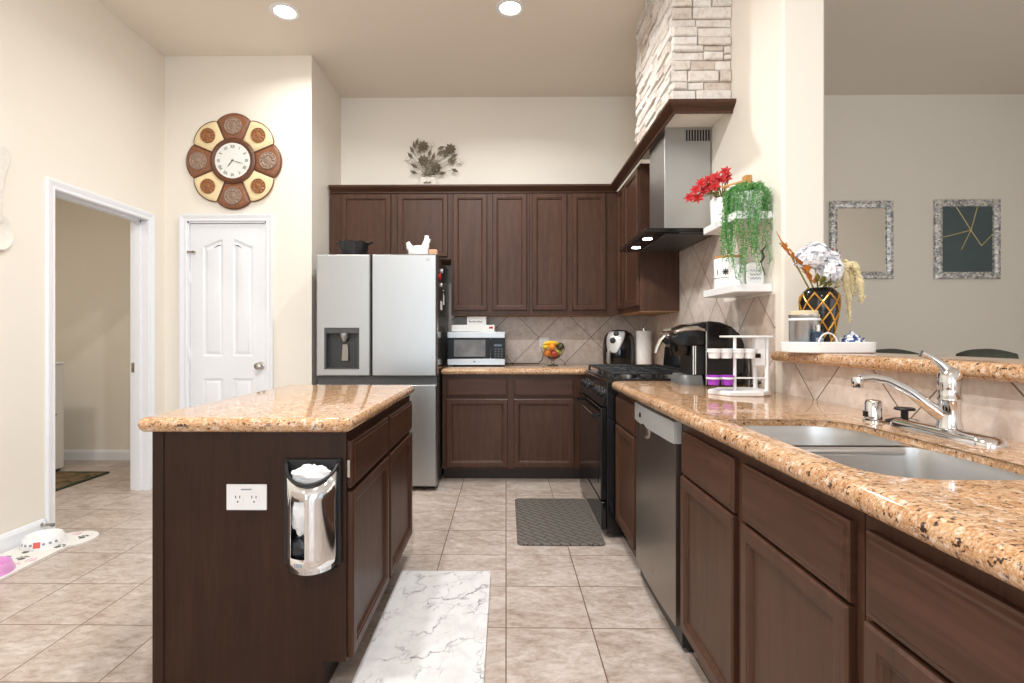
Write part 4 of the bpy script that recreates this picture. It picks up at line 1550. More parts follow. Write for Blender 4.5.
for h in heads:
    m = MB()
    for L_, (n_, ln, tl) in enumerate(((7, .036, .1), (5, .026, .7))):
        for i in range(n_):
            a = 2 * PI * i / n_ + rr.uniform(-.2, .2)
            # flower axis toward the kitchen
            ax = Vector((-.5, -.8, .25)).normalized()
            u = ax.cross(Vector((0, 0, 1))).normalized()
            v = u.cross(ax)
            m.leaf(h, u * math.cos(a) + v * math.sin(a) + ax * tl, ln, ln * .5, ax, .0015)
    m.build('flower', M['red'], t)
m = MB()
for i in range(16):
    p = Vector((rr.uniform(1.07, 1.16), rr.uniform(2.66, 2.74), rr.uniform(1.845, 1.90)))
    m.leaf(p, (rr.uniform(-1, 1), rr.uniform(-1, .2), rr.uniform(-.3, .8)), rr.uniform(.03, .05), .024)
m.build('leaves', M['leafo'], t)
# white jar with wooden lid bar
t = thing('white_jar', 'white jar with a wooden handle bar between the red flowers and trailing plant', 'jar', (1.15, 2.59, ZS1))
MB().lathe([(.050, 0), (.054, .006), (.054, .10), (.034, .118), (.030, .155), (.034, .160), (.034, .166), (.002, .168)], (1.15, 2.585, ZS1), 'z', 28).build('body', M['ceram'], t, smooth=True, angle=40)
MB().tube([(1.10, 2.63, ZS1 + .174), (1.17, 2.545, ZS1 + .178), (1.185, 2.53, ZS1 + .18)], .008, 10).build('handle_bar', M['oak'], t, smooth=True)
MB().box(1.165, 1.200, 2.52, 2.56, ZS1 + .135, ZS1 + .205).build('handle_end', M['oak'], t, bevel=.004)
# trailing plant
t = thing('trailing_plant', 'trailing green string plant in a white pot on the upper shelf', 'potted plant', (1.155, 2.475, ZS1))
cx, cy = 1.158, 2.475
MB().lathe([(.050, 0), (.055, .004), (.066, .092), (.066, .098), (.060, .096), (.055, .05)], (cx, cy, ZS1), 'z', 28).build('pot', M['ceram'], t, smooth=True, angle=40)
rp = random.Random(21)
ms, ml, ml2 = MB(), MB(), MB()
def strand(a, rad, drop, seed):
    q = random.Random(seed)
    pts = []
    bx, by_ = cx + .03 * math.cos(a), cy + .03 * math.sin(a)
    ex = min(cx + rad * math.cos(a), XR - .008)
    ey = cy + rad * math.sin(a)
    z = ZS1 + .098
    pts.append(Vector((bx, by_, z)))
    pts.append(Vector(((bx + ex) / 2, (by_ + ey) / 2, z + .028 + q.uniform(0, .015))))
    pts.append(Vector((ex, ey, z + .004)))
    k = int(drop / .022)
    for i in range(1, k + 1):
        pts.append(Vector((min(ex + q.uniform(-.004, .004) + .012 * math.sin(i * .4 + seed), XR - .006), ey + q.uniform(-.004, .004), z - .022 * i)))
    ms.tube(pts, .0013, 4)
    for i in range(len(pts) - 1):
        for f in (.0, .33, .66):
            p = pts[i].lerp(pts[i + 1], f)
            aa = q.uniform(0, 2 * PI)
            d = Vector((math.cos(aa), math.sin(aa), q.uniform(-.3, .7)))
            (ml if q.random() < .6 else ml2).leaf(p, d, q.uniform(.012, .018), .009, t=.002)
for i in range(64):
    a = rp.uniform(0, 2 * PI)
    near = math.cos(a - 1.25 * PI)
    drop = rp.uniform(.06, .16)
    if -.1 < near:
        drop = rp.choice([rp.uniform(.10, .20), rp.uniform(.22, .34), rp.uniform(.26, .40)])
    strand(a, rp.uniform(.078, .105), drop, i)
for i, (a, dr__) in enumerate(((PI * .93, .30), (PI * .9, .24), (PI * .97, .33), (PI * 1.25, .42), (PI * 1.3, .44), (PI * 1.35, .40), (PI * 1.2, .43), (PI * 1.45, .38), (PI * 1.5, .35))):
    strand(a, .112, dr__, 100 + i)
for i in range(150):
    a, r = rp.uniform(0, 2 * PI), rp.uniform(0, .075)
    p = Vector((cx + r * math.cos(a), cy + r * math.sin(a), ZS1 + .10 + rp.uniform(0, .03)))
    (ml if i % 2 else ml2).leaf(p, (math.cos(a), math.sin(a), rp.uniform(0, 1.2)), .018, .011, t=.002)
ms.build('vines', M['leafg'], t)
ml.build('leaves', M['leafg'], t)
ml2.build('pale_leaves', plain('pale_green_leaf', srgb(140, 190, 124), .5, var=.25, scale=40), t)
# patterned canister on the lower shelf
t = thing('patterned_canister', 'white canister with a black snowflake band on the lower shelf', 'canister', (1.142, 2.665, ZS2))
cx, cy, cr = 1.142, 2.665, .068
MB().lathe([(cr - .003, 0), (cr, .003), (cr, .150), (cr - .002, .153), (.002, .154)], (cx, cy, ZS2), 'z', 36).build('body', M['ceram'], t, smooth=True, angle=40)
MB().lathe([(cr - .001, .154), (cr - .001, .164), (cr - .004, .166), (.002, .166)], (cx, cy, ZS2), 'z', 36).build('lid', M['oak'], t, smooth=True, angle=40)
m = MB()
def oncan(a, z, d=.0008):
    return Vector((cx + (cr + d) * math.cos(a), cy + (cr + d) * math.sin(a), ZS2 + z))
def mark(a, z, w, h, rot=0):
    p = oncan(a, z)
    u = Vector((-math.sin(a), math.cos(a), 0))
    v = Vector((0, 0, 1))
    nn = Vector((math.cos(a), math.sin(a), 0))
    c, s_ = math.cos(rot), math.sin(rot)
    uu, vv = u * c + v * s_, v * c - u * s_
    m.prism([(-w, -h), (w, -h), (w, h), (-w, h)], lambda x, y: p + uu * x + vv * y, lambda x, y: p + uu * x + vv * y + nn * .0006)
ac = math.radians(238)
for k, a in enumerate((ac, ac - .62, ac + .62, ac - 1.24, ac + 1.24)):
    if k == 0:
        for j in range(4):
            mark(a, .082, .016, .0022, j * PI / 4)
        for j in range(8):
            mark(a + .17 * math.cos(j * PI / 4), .082 + .012 * math.sin(j * PI / 4), .003, .003, PI / 4)
    else:
        for j in range(4):
            mark(a, .082 + (j - 1.5) * .006, .0035, .0022, PI / 4 * (1 if j % 2 else -1))
for i in range(26):
    mark(ac - 1.5 + i * .12, .052, .0028, .0016)
m.build('pattern', ink, t)
# folk plaque and dark hook
t = thing('white_plaque', 'small white plaque with grey script on the lower shelf', 'plaque', (1.185, 2.46, ZS2))
MB().prism(rrect(-.04, .04, 0, .105, .018, 5), lambda a, b: Vector((1.178 + a, 2.447, ZS2 + b)), lambda a, b: Vector((1.178 + a, 2.455, ZS2 + b))).build('plate', M['ceram'], t, bevel=.001)
grey = plain('grey_ink', srgb(150, 156, 168), .6)
m = MB()
for k, z in enumerate((.066, .048, .030)):
    pts = [(1.153 + i * .0045, 2.446, ZS2 + z + .005 * math.sin(i * 1.9 + k)) for i in range(12)]
    m.tube(pts, .0015, 5)
m.build('script', grey, t)
t = thing('wire_hook', 'dark twisted wire hook on the cream wall between the shelves', 'hook', (XR, 2.46, 1.52))
MB().tube([(XR - .002, 2.46, 1.57), (XR - .02, 2.458, 1.545), (XR - .014, 2.455, 1.515), (XR - .03, 2.452, 1.49), (XR - .02, 2.45, 1.455), (XR - .012, 2.45, 1.43)], [.003, .005, .006, .006, .005, .003], 8).build('wire', plain('dark_wire', srgb(70, 64, 48), .5), t, smooth=True)
t = thing('white_tin', 'plain white tin half hidden by the trailing vines on the lower shelf', 'tin', (1.14, 2.55, ZS2))
MB().lathe([(.036, 0), (.038, .002), (.038, .098), (.036, .10), (.002, .101)], (1.128, 2.53, ZS2), 'z', 28).build('body', M['ceram'], t, smooth=True, angle=40)

# ------------------------------------------------------------------ tray on the bar ledge
ZL = 1.076
t = thing('serving_tray', 'white oval tray with a wire handle on the bar ledge', 'tray', (1.30, 2.07, ZL))
o = rrect(1.118, 1.440, 1.955, 2.185, .10, 10)
m = MB()
m.rings([[(x, y, ZL + z) for x, y in inset(o, i)] for i, z in ((.006, .0), (0, .004), (-.003, .040), (.0, .043), (.005, .040), (.010, .010), (.05, .008))])
m.build('tray', M['white'], t, smooth=True, angle=40)
pts = [(1.215 + .035 * math.cos(a), 1.958, ZL + .035 + .042 * math.sin(a)) for a in [PI * i / 12 for i in range(13)]]
MB().tube(pts, .003, 8).build('handle', M['white'], t, smooth=True)
ZT2 = ZL + .009
t = thing('steel_canister', 'stainless canister with a glass window on the white tray', 'canister', (1.20, 2.09, ZT2))
MB().lathe([(.053, 0), (.054, .003), (.054, .132), (.056, .136), (.056, .142), (.054, .142)], (1.198, 2.085, ZT2), 'z', 32).build('body', M['steel'], t, smooth=True, angle=40)
MB().lathe([(.0555, .118), (.0575, .120), (.0575, .126), (.0555, .128)], (1.198, 2.085, ZT2), 'z', 32, False, False).build('band', M['white'], t, smooth=True)
MB().lathe([(.050, .142), (.050, .155), (.046, .158), (.002, .158)], (1.198, 2.085, ZT2), 'z', 32).build('lid', plain('bamboo_lid', srgb(226, 206, 172), .5), t, smooth=True, angle=40)
t = thing('blue_bottle', 'small dark blue bottle in front of the stainless canister', 'bottle', (1.205, 2.005, ZT2))
MB().box(1.190, 1.226, 1.998, 2.022, ZT2, ZT2 + .075).build('body', plain('dark_blue_glass', srgb(44, 62, 84), .12), t, bevel=.004)
MB().lathe([(.009, .074), (.009, .100), (.002, .101)], (1.208, 2.010, ZT2), 'z', 14).build('cap', M['nickel'], t, smooth=True)
MB().box(1.194, 1.222, 1.9972, 1.998, ZT2 + .018, ZT2 + .05).build('label', grey, t)

# black and gold vase
VX, VY = 1.278, 2.115
t = thing('black_gold_vase', 'black vase with a gold diamond lattice holding dried flowers on the tray', 'vase', (VX, VY, ZT2))
vp = [(.040, 0), (.045, .006), (.049, .04), (.060, .11), (.068, .16), (.071, .195), (.068, .222), (.058, .240), (.048, .248), (.046, .252)]
MB().lathe(vp + [(.034, .250), (.03, .2)], (VX, VY, ZT2), 'z', 40).build('body', M['black'], t, smooth=True, angle=50)
def vrad(z):
    for (r0, z0), (r1, z1) in zip(vp, vp[1:]):
        if z0 <= z <= z1:
            return r0 + (r1 - r0) * (z - z0) / max(z1 - z0, 1e-6)
    return vp[-1][0]
m = MB()
for sgn in (-1, 1):
    for k in range(8):
        pts = []
        for i in range(33):
            z = .004 + .226 * i / 32
            a = k * PI / 4 + sgn * (z / .23) * PI * .75
            r = vrad(z) + .001
            pts.append((VX + r * math.cos(a), VY + r * math.sin(a), ZT2 + z))
        m.tube(pts, .0034, 6)
m.build('gold_lattice', M['gold'], t, smooth=True)
# the dried arrangement
t = thing('dried_bouquet', 'white hydrangea and cream tassel bouquet in the black and gold vase', 'bouquet', (VX, VY, ZT2 + .25))
zb = ZT2 + .245
rb = random.Random(9)
def hydr(c, r, nm='white_bloom'):
    m = MB()
    for i in range(120):
        d = Vector((rb.gauss(0, 1), rb.gauss(0, 1), rb.gauss(0, 1))).normalized()
        p = Vector(c) + d * r * rb.uniform(.78, 1)
        u = d.orthogonal().normalized()
        v = d.cross(u)
        for k in range(4):
            a = k * PI / 2 + rb.uniform(-.3, .3)
            m.leaf(p, u * math.cos(a) + v * math.sin(a) + d * .35, .016, .014, d, .0008)
    m.ball(c, r * .8, 14, 8)
    m.build(nm, M['petal'], t)
hydr((VX - .035, VY - .03, zb + .135), .050)
hydr((VX + .015, VY - .04, zb + .075), .046)
hydr((VX - .075, VY - .015, zb + .125), .036)
hydr((VX + .035, VY - .01, zb + .12), .034)
m = MB()
for q in ((-.035, -.03, .10), (.015, -.04, .04), (-.075, -.015, .10), (.035, -.01, .09), (-.125, -.02, .135), (.05, -.02, .13)):
    m.tube([(VX, VY, zb - .1), (VX + q[0] * .4, VY + q[1] * .4, zb + .01), (VX + q[0], VY + q[1], zb + q[2])], .003, 6)
m.build('stems', M['leafo'], t)
m = MB()
for i in range(46):
    f = i / 45
    p = Vector((VX - .03 - .13 * f, VY - .02, zb + .02 + .16 * f))
    m.leaf(p + Vector((rb.uniform(-.008, .008), rb.uniform(-.012, .012), 0)), (-.6 + rb.uniform(-.6, .6), rb.uniform(-.7, .5), .9), rb.uniform(.026, .044) * (1.15 - .5 * f), .017, t=.0012)
m.tube([(VX - .155, VY - .02, zb + .175), (VX - .175, VY - .02, zb + .215), (VX - .185, VY - .02, zb + .235)], [.003, .002, .001], 6)
m.build('orange_sprig', M['orange'], t)
m = MB()
for i in range(14):
    a = i / 13
    m.leaf((VX - .02 + rb.uniform(-.03, .05), VY - .045, zb + .0 + .03 * a), (rb.uniform(-.8, .8), -.5, rb.uniform(.1, .9)), rb.uniform(.03, .055), .016)
m.build('olive_leaves', M['leafo'], t)
m = MB()
for i in range(14):
    m.leaf((VX + .055 + rb.uniform(-.01, .012), VY - .01, zb + .095 + i * .003), (rb.uniform(.1, .8), rb.uniform(-.4, .4), 1), rb.uniform(.03, .05), .012)
m.build('rust_sprig', M['rust'], t)
for k, (ex, ez, top, th) in enumerate(((.085, -.02, .105, .014), (.150, -.055, .11, .015), (.105, -.135, .08, .011), (.06, .01, .11, .013), (.125, -.02, .12, .014))):
    pts = []
    for i in range(13):
        f = i / 12
        x = VX + .03 + (ex - .03) * (1 - (1 - f) ** 2.2)
        z = zb + .03 + (top - .03) * math.sin(min(f * 2.2, 1) * PI / 2) + (ez - top) * max(0, (f - .35) / .65) ** 1.4
        pts.append((x, VY - .035 + .006 * k, z))
    m = MB()
    m.tube(pts, [.003, .005] + [th * (.75 + .25 * math.sin(i * 2.1)) for i in range(9)] + [th * .6, .003], 8)
    for i in range(160):
        f = rb.uniform(.15, 1) * 11.9
        p = Vector(pts[int(f)]).lerp(Vector(pts[int(f) + 1]), f % 1)
        d = Vector((rb.gauss(0, 1), rb.gauss(0, 1), rb.gauss(0, .7) - .3)).normalized()
        m.ball(p + d * th * .9, .0034, 5, 4)
    m.build('cream_tassel', M['cream'], t)
# small blue and white teapot
TX, TY = 1.385, 2.08
bw = NT('blue_and_white_glaze')
bw.set(bw.ramp(bw.noise(bw.coord(), 55, 2), [(.47, srgb(238, 240, 244)), (.55, srgb(52, 76, 138))]), .15)
t = thing('small_teapot', 'small blue and white lidded pot at the right end of the tray', 'pot', (TX, TY, ZT2))
MB().lathe([(.022, 0), (.024, .003), (.036, .018), (.038, .030), (.031, .046), (.024, .054)], (TX, TY, ZT2), 'z', 28).build('body', bw.m, t, smooth=True)
MB().lathe([(.030, .053), (.028, .058), (.014, .066), (.006, .069), (.008, .076), (.002, .079)], (TX, TY, ZT2), 'z', 24).build('lid', bw.m, t, smooth=True)
for s in (-1, 1):
    MB().tube([(TX + s * .032, TY, ZT2 + .043), (TX + s * .048, TY, ZT2 + .048), (TX + s * .046, TY, ZT2 + .030), (TX + s * .036, TY, ZT2 + .026)], .004, 8).build('handle', bw.m, t, smooth=True)

# ------------------------------------------------------------------ dining room: mirrors and chairs
mos = NT('silver_mosaic')
vo = mos.n('ShaderNodeTexVoronoi')
vo.distance = 'CHEBYCHEV'
vo.inputs['Scale'].default_value = 62
mos.l(mos.coord(), vo.inputs['Vector'])
sp_ = mos.n('ShaderNodeSeparateColor')
mos.l(vo.outputs['Color'], sp_.inputs[0])
mos.set(mos.ramp(sp_.outputs[0], [(0, srgb(128, 132, 140)), (.4, srgb(188, 190, 196)), (.8, srgb(234, 232, 228)), (1, srgb(250, 248, 244))]), .3, .55)
mos.bump(vo.outputs['Distance'], .5, .004)
def framed(label, name, x0, x1, z0, z1, fw=.066):
    t = thing(name, label, 'mirror' if name == 'wall_mirror' else 'framed art', ((x0 + x1) / 2, YB, z0))
    w, h = x1 - x0, z1 - z0
    F = FRONT(x0, YB - .001, z0)
    m = MB()
    m.rings([[F(i, i, d), F(w - i, i, d), F(w - i, h - i, d), F(i, h - i, d)] for i, d in ((0, 0), (0, .022), (.006, .028), (fw * .5, .034), (fw - .006, .026), (fw, .012))], True, False)
    m.build('frame', mos.m, t, smooth=True, angle=20)
    return t, F, w, h
t, F, w, h = framed('silver mosaic framed mirror nearer the pillar', 'wall_mirror', 2.925, 3.488, 1.660, 2.362)
m = MB()
m.rings([[F(.062, .062, .006), F(w - .062, .062, .006), F(w - .062, h - .062, .006), F(.062, h - .062, .006)], [F(.064, .064, .013), F(w - .064, .064, .013), F(w - .064, h - .064, .013), F(.064, h - .064, .013)]])
m.build('glass', M['mirror'], t)
t, F, w, h = framed('silver mosaic frame around dark glass crossed by gold lines', 'framed_art', 3.862, 4.442, 1.658, 2.372)
dk = plain('dark_teal_glass', srgb(92, 108, 114), .08, .55, var=.03)
m = MB()
m.rings([[F(.062, .062, .006), F(w - .062, .062, .006), F(w - .062, h - .062, .006), F(.062, h - .062, .006)], [F(.064, .064, .013), F(w - .064, .064, .013), F(w - .064, h - .064, .013), F(.064, h - .064, .013)]])
ga = m.build('dark_glass', dk, t)
u0, v0, uw, vh = .066, .066, w - .132, h - .132
m = MB()
for (a, b, c, d) in ((.28, 1.0, .57, .64), (.70, 1.0, .57, .64), (.0, .53, .57, .64), (.57, .64, .38, .34), (.57, .64, .78, .40), (.78, .40, 1.0, .58)):
    m.tube([F(u0 + a * uw, v0 + b * vh, .0135), F(u0 + c * uw, v0 + d * vh, .0135)], .0045, 6)
m.build('gold_lines', plain('pale_gold_line', srgb(214, 196, 140), .3, .5), ga)
chairm = plain('dark_olive_upholstery', srgb(70, 72, 62), .7, var=.1)
def dining_chair(x, y, label, first=None):
    if first is not None:
        return dup(first, (x, y, 0), label=label)
    t = thing('dining_chair', label, 'chair', (x, y, 0), 'dining chairs beyond the ledge')
    m = MB()
    rows = []
    for k in range(9):
        z = .48 + .58 * k / 8
        row = []
        for j in range(9):
            u = -1 + 2 * j / 8
            top = .03 * u * u * (k / 8) ** 6
            row.append(Vector((u * .20 * (1 - .12 * (k / 8) ** 5), .20 + .04 * (k / 8) - .045 * (1 - u * u) * 0 + .03 * (1 - u * u), z - top)))
        rows.append(row)
    m.rings(rows, False, False, closed=False)
    m.build('backrest', chairm, t, smooth=True, local=True, solid=.05, bevel=0)
    m = MB()
    o = rrect(-.23, .23, -.24, .22, .05, 5)
    m.rings([[(a, b, z) for a, b in inset(o, i)] for i, z in ((.01, .42), (0, .44), (0, .47), (.02, .49))])
    m.build('seat', chairm, t, smooth=True, local=True)
    for sx in (-1, 1):
        for sy in (-1, 1):
            MB().tube([(sx * .18, sy * .18, .43), (sx * .20, sy * .20, 0)], [.018, .012], 10).build('leg', M['wood'], t, local=True)
    return t
ch0 = dining_chair(2.42, 3.05, 'dark upholstered dining chair whose top shows nearer the pillar')
dining_chair(3.02, 3.05, 'dark upholstered dining chair whose top shows at the right edge', ch0)

# ------------------------------------------------------------------ on the island end
t = thing('island_outlet', 'white double outlet plate on the end of the island', 'outlet', (-.826, IY0, .63))
MB().box(-.889, -.760, IY0 - .006, IY0, .588, .670).build('cover_plate', M['white'], t, bevel=.002)
for x in (-.851, -.799):
    rc = MB()
    rc.prism([(.0165 * math.cos(2 * PI * i / 20) * (1 if True else 1), max(-.014, min(.014, .0175 * math.sin(2 * PI * i / 20)))) for i in range(20)], lambda a, b: Vector((x + a, IY0 - .006, .624 + b)), lambda a, b: Vector((x + a, IY0 - .0085, .624 + b)))
    ro = rc.build('receptacle', M['white'], t)
    m = MB()
    m.box(x - .008, x - .0055, IY0 - .0092, IY0 - .0084, .627, .635).box(x + .0055, x + .008, IY0 - .0092, IY0 - .0084, .627, .635).lathe([(.0026, -.0084), (.0026, -.0092)], (x, IY0, .616), 'y', 10)
    m.build('slots', M['blackm'], ro)
MB().box(-.842, -.808, IY0 - .0066, IY0 - .006, .652, .656).build('mark', grey, t)

t = thing('bag_dispenser', 'chrome bag dispenser full of plastic bags on the end of the island', 'bag dispenser', (-.615, IY0, .41))
bx0, bx1 = -.692, -.528
bm_ = (bx0 + bx1) / 2
hwid = (bx1 - bx0) / 2
dep = .060
def arc(u, k=1.0):
    """u -1..1 across the width to a point of the curved front"""
    return (bm_ + hwid * u * k, IY0 - .012 - dep * k * math.sqrt(max(0, 1 - u * u)) ** 1.2)
NU = 24
us = [-1 + 2 * i / NU for i in range(NU + 1)]
def ztop(u):
    return .742 - .058 * math.sqrt(max(0, 1 - (u * 1.0) ** 2)) ** 1.1
zb0 = .424
su0, su1, sz0, sz1 = -.66, -.04, .458, .634      # slot window
m = MB()
cols = sorted(set(us + [su0, su1]))
grid = {}
zs_n = 14
for i, u in enumerate(cols):
    x, y = arc(u)
    zt_ = ztop(u)
    zl = [zb0 - .0 + .012 * (1 - u * u) * -1, sz0, sz1, zt_]
    grid[i] = [m.v((x, y, z)) for z in zl]
for i in range(len(cols) - 1):
    mid = (cols[i] + cols[i + 1]) / 2
    for k in range(3):
        if k == 1 and su0 < mid < su1:
            continue
        m.f([grid[i][k], grid[i + 1][k], grid[i + 1][k + 1], grid[i][k + 1]])
m.build('front_shell', M['chrome'], t, smooth=True, solid=.0025)
m = MB()
m.box(bx0 - .008, bx1 + .008, IY0 - .012, IY0, zb0 - .004, .752)
m.build('back_plate', M['blackm'], t, bevel=.003)
m = MB()
lp = [Vector((arc(u)[0], arc(u)[1], ztop(u) + .002)) for u in us]
m.tube(lp, .0058, 8)
m.tube([Vector((bx0 - .002, IY0 - .014, zb0)), Vector((bx0 - .002, IY0 - .014, .745))], .006, 8)
m.tube([Vector((bx1 + .002, IY0 - .014, zb0)), Vector((bx1 + .002, IY0 - .014, .745))], .006, 8)
m.build('black_rim', M['blackm'], t, smooth=True)
m = MB()
m.prism([arc(u, .97) for u in us], lambda a, b: Vector((a, b, zb0 - .014)), lambda a, b: Vector((a, b, zb0 - .008)))
m.build('bottom', M['blackm'], t)
bag = plain('white_plastic_bag', srgb(236, 236, 238), .45, var=.05, scale=90, bump=.3)
def crumple(nm, c, r, mat, seed, lab, cat_, grp=None):
    q = random.Random(seed)
    m = MB()
    n_, mm = 22, 14
    ph = [q.uniform(0, 6) for _ in range(6)]
    m.ball((0, 0, 0), 1, n_, mm)
    for v in m.bm.verts:
        a, e = math.atan2(v.co.y, v.co.x), math.asin(max(-1, min(1, v.co.z)))
        k = 1 + .09 * math.sin(5 * a + ph[0] + 3 * e) + .07 * math.sin(9 * e + ph[1] + 2 * a) + q.uniform(-.05, .05)
        v.co = Vector((c[0] + v.co.x * r[0] * k, c[1] + v.co.y * r[1] * k, c[2] + v.co.z * r[2] * k))
    return tag(m.build(nm, mat, smooth=True, angle=25), lab, cat_, grp)
crumple('plastic_bag', (-.632, IY0 - .036, .592), (.036, .018, .068), bag, 2, 'white plastic bag behind the slot window of the dispenser', 'plastic bag', 'bags in the dispenser')
crumple('plastic_bag', (-.634, IY0 - .036, .482), (.036, .018, .036), plain('black_plastic_bag', srgb(34, 38, 44), .3, var=.2, scale=60), 3, 'black plastic bag low behind the slot window of the dispenser', 'plastic bag', 'bags in the dispenser')
crumple('plastic_bag', (-.600, IY0 - .040, .706), (.062, .018, .034), bag, 5, 'white plastic bag bulging at the open top of the dispenser', 'plastic bag', 'bags in the dispenser')
m = MB()
for i in range(4):
    x, y = arc(-.44 + i * .09)
    m.box(x - .003, x + .003, y - .001, y + .003, .434, .446)
m.build('lettering', grey, t)

# ------------------------------------------------------------------ mats, pet things
t = tag(MB().prism(rrect(-.505, -.072, 1.42, 2.480, .012, 3), lambda a, b: Vector((a, b, .0)), lambda a, b: Vector((a, b, .011))).build('marble_print_mat', M['marble'], bevel=.003), 'white marble-print floor mat along the island', 'mat')
gm = NT('grey_basketweave_mat')
tc = gm.coord((1, 1, 1), (0, 0, PI / 4))
w1 = gm.n('ShaderNodeTexChecker')
w1.inputs['Scale'].default_value = 26
gm.l(tc, w1.inputs['Vector'])
br = gm.n('ShaderNodeTexBrick')
br.offset = .5
for k_, v_ in (('Scale', 1), ('Brick Width', .10), ('Row Height', .036), ('Mortar Size', .0045), ('Mortar Smooth', .6)):
    br.inputs[k_].default_value = v_
gm.l(tc, br.inputs['Vector'])
gm.set(gm.mix(br.outputs['Fac'], srgb(108, 102, 95), srgb(64, 61, 57)), .55)
gm.bump(gm.math('SUBTRACT', 1.0, br.outputs['Fac']), .8, .004)
tag(MB().prism(rrect(.062, .545, 2.805, 3.595, .03, 5), lambda a, b: Vector((a, b, .0)), lambda a, b: Vector((a, b, .012))).build('grey_kitchen_mat', gm.m, bevel=.004), 'grey woven-pattern floor mat in front of the range', 'mat')

# bone-shaped pet mat
t = thing('bone_pet_mat', 'white bone-shaped pet mat with paw prints by the left wall', 'pet mat', (-2.47, 2.55, 0))
cen = [(-2.565, 2.845, .10), (-2.428, 2.86, .115), (-2.565, 2.22, .10), (-2.418, 2.225, .125)]
def bone():
    out = []
    def arcp(c, a0, a1, n_=12):
        cx_, cy_, r_ = c
        return [(cx_ + r_ * math.cos(math.radians(a0 + (a1 - a0) * i / n_)), cy_ + r_ * math.sin(math.radians(a0 + (a1 - a0) * i / n_))) for i in range(n_ + 1)]
    out += arcp(cen[1], -62, 112)
    out += arcp(cen[0], 68, 230)
    out += arcp(cen[2], 130, 292)
    out += arcp(cen[3], 248, 422)
    return out
bp = bone()
m = MB()
m.prism(bp, lambda a, b: Vector((a, b, 0)), lambda a, b: Vector((a, b, .008)))
m.build('mat', plain('white_rubber_mat', srgb(232, 230, 224), .6, var=.02), t)
paw = plain('grey_paw_print', srgb(96, 92, 90), .6)
pawp = plain('pale_pink_paw_print', srgb(222, 190, 200), .6)
for k, (x, y, rot, mt) in enumerate(((-2.39, 2.88, .3, paw), (-2.46, 2.93, .9, pawp), (-2.41, 2.75, -.4, paw), (-2.47, 2.60, .5, paw), (-2.40, 2.58, 1.2, pawp), (-2.36, 2.27, .2, paw), (-2.52, 2.68, 0, paw), (-2.42, 2.19, .5, paw), (-2.44, 2.52, .2, pawp), (-2.56, 2.60, .8, paw))):
    m = MB()
    c_, s_ = math.cos(rot), math.sin(rot)
    for dx, dy, r in ((0, -.008, .016), (-.020, .010, .007), (-.008, .021, .007), (.008, .021, .007), (.020, .010, .007)):
        m.lathe([(r, .008), (r, .0086)], (x + dx * c_ - dy * s_, y + dx * s_ + dy * c_, 0), 'z', 12)
    m.build('paw_print', mt, t)
def pet_bowl(nm, x, y, r, hh, mat, lab):
    t = thing(nm, lab, 'pet bowl', (x, y, .008))
    MB().lathe([(r, 0), (r * 1.0, .004), (r * .88, hh), (r * .84, hh + .003), (r * .80, hh - .002), (r * .70, .014), (.002, .012)], (x, y, .008), 'z', 36).build('bowl', mat, t, smooth=True, angle=40)
    return t
pb = pet_bowl('white_pet_bowl', -2.525, 2.782, .098, .050, M['ceram'], 'white pet bowl with a red mark at the far end of the bone mat')
for k in range(-3, 4):
    a = math.radians(-65 + k * 17)
    p = Vector((pb.location.x + .0925 * math.cos(a), pb.location.y + .0925 * math.sin(a), .033))
    u = Vector((-math.sin(a), math.cos(a), 0))
    nn = Vector((math.cos(a), math.sin(a), .25)).normalized()
    v = nn.cross(u)
    sz = .015 if k == 0 else .006
    m = MB()
    m.prism([(-sz, -sz), (sz, -sz), (sz, sz), (-sz, sz)], lambda q, w_: p + u * q + v * w_ - nn * .003, lambda q, w_: p + u * q + v * w_ + nn * .0012)
    m.build('mark', plain('coral_red_print', srgb(216, 96, 84), .4) if k == 0 else grey, pb)
pet_bowl('pink_pet_bowl', -2.480, 2.425, .104, .045, M['pink'], 'pink pet bowl at the near end of the bone mat')

t = thing('door_stop', 'grey spring door stop on the baseboard by the laundry doorway', 'door stop', (XL + .015, 2.905, .066))
m = MB()
pts = [(XL + .015 + .055 * i / 60, 2.905 + .0075 * math.cos(i * .9), .066 + .0075 * math.sin(i * .9)) for i in range(61)]
m.tube(pts, .0018, 5)
m.build('spring', M['nickel'], t)
MB().lathe([(.012, .0), (.012, .006), (.008, .008)], (XL + .012, 2.905, .066), 'x', 14).build('base', M['nickel'], t)
MB().lathe([(.008, .0), (.010, .002), (.010, .014), (.006, .016)], (XL + .068, 2.905, .066), 'x', 14).build('tip', plain('grey_rubber', srgb(120, 118, 116), .6), t)

# giant white spoon on the left wall
spm = plain('whitewashed_carved_wood', srgb(232, 226, 216), .7, var=.06, scale=40, bump=.3)
t = thing('wall_spoon', 'white carved giant spoon on the left wall, cut off by the edge', 'wall decoration', (XL, 2.65, 1.6))
SY = 2.655
m = MB()
hp = [(-.012, -.16), (.012, -.16), (.018, .0), (.034, .10), (.056, .165), (.062, .20), (.050, .235), (.022, .25), (-.022, .25), (-.050, .235), (-.062, .20), (-.056, .165), (-.034, .10), (-.018, .0)]
m.prism(hp, lambda a, b: Vector((XL + .001, SY + a, 1.89 + b)), lambda a, b: Vector((XL + .022, SY + a, 1.89 + b)))
m.build('handle', spm, t, bevel=.006)
m = MB()
rows = []
for r, d in ((1, .001), (1, .014), (.93, .026), (.80, .022), (.4, .010), (.05, .008)):
    rows.append([Vector((XL + d, SY + .074 * r * math.cos(2 * PI * i / 32), 1.685 + .098 * r * math.sin(2 * PI * i / 32))) for i in range(32)])
m.rings(rows)
m.build('spoon_bowl', spm, t, smooth=True, angle=40)

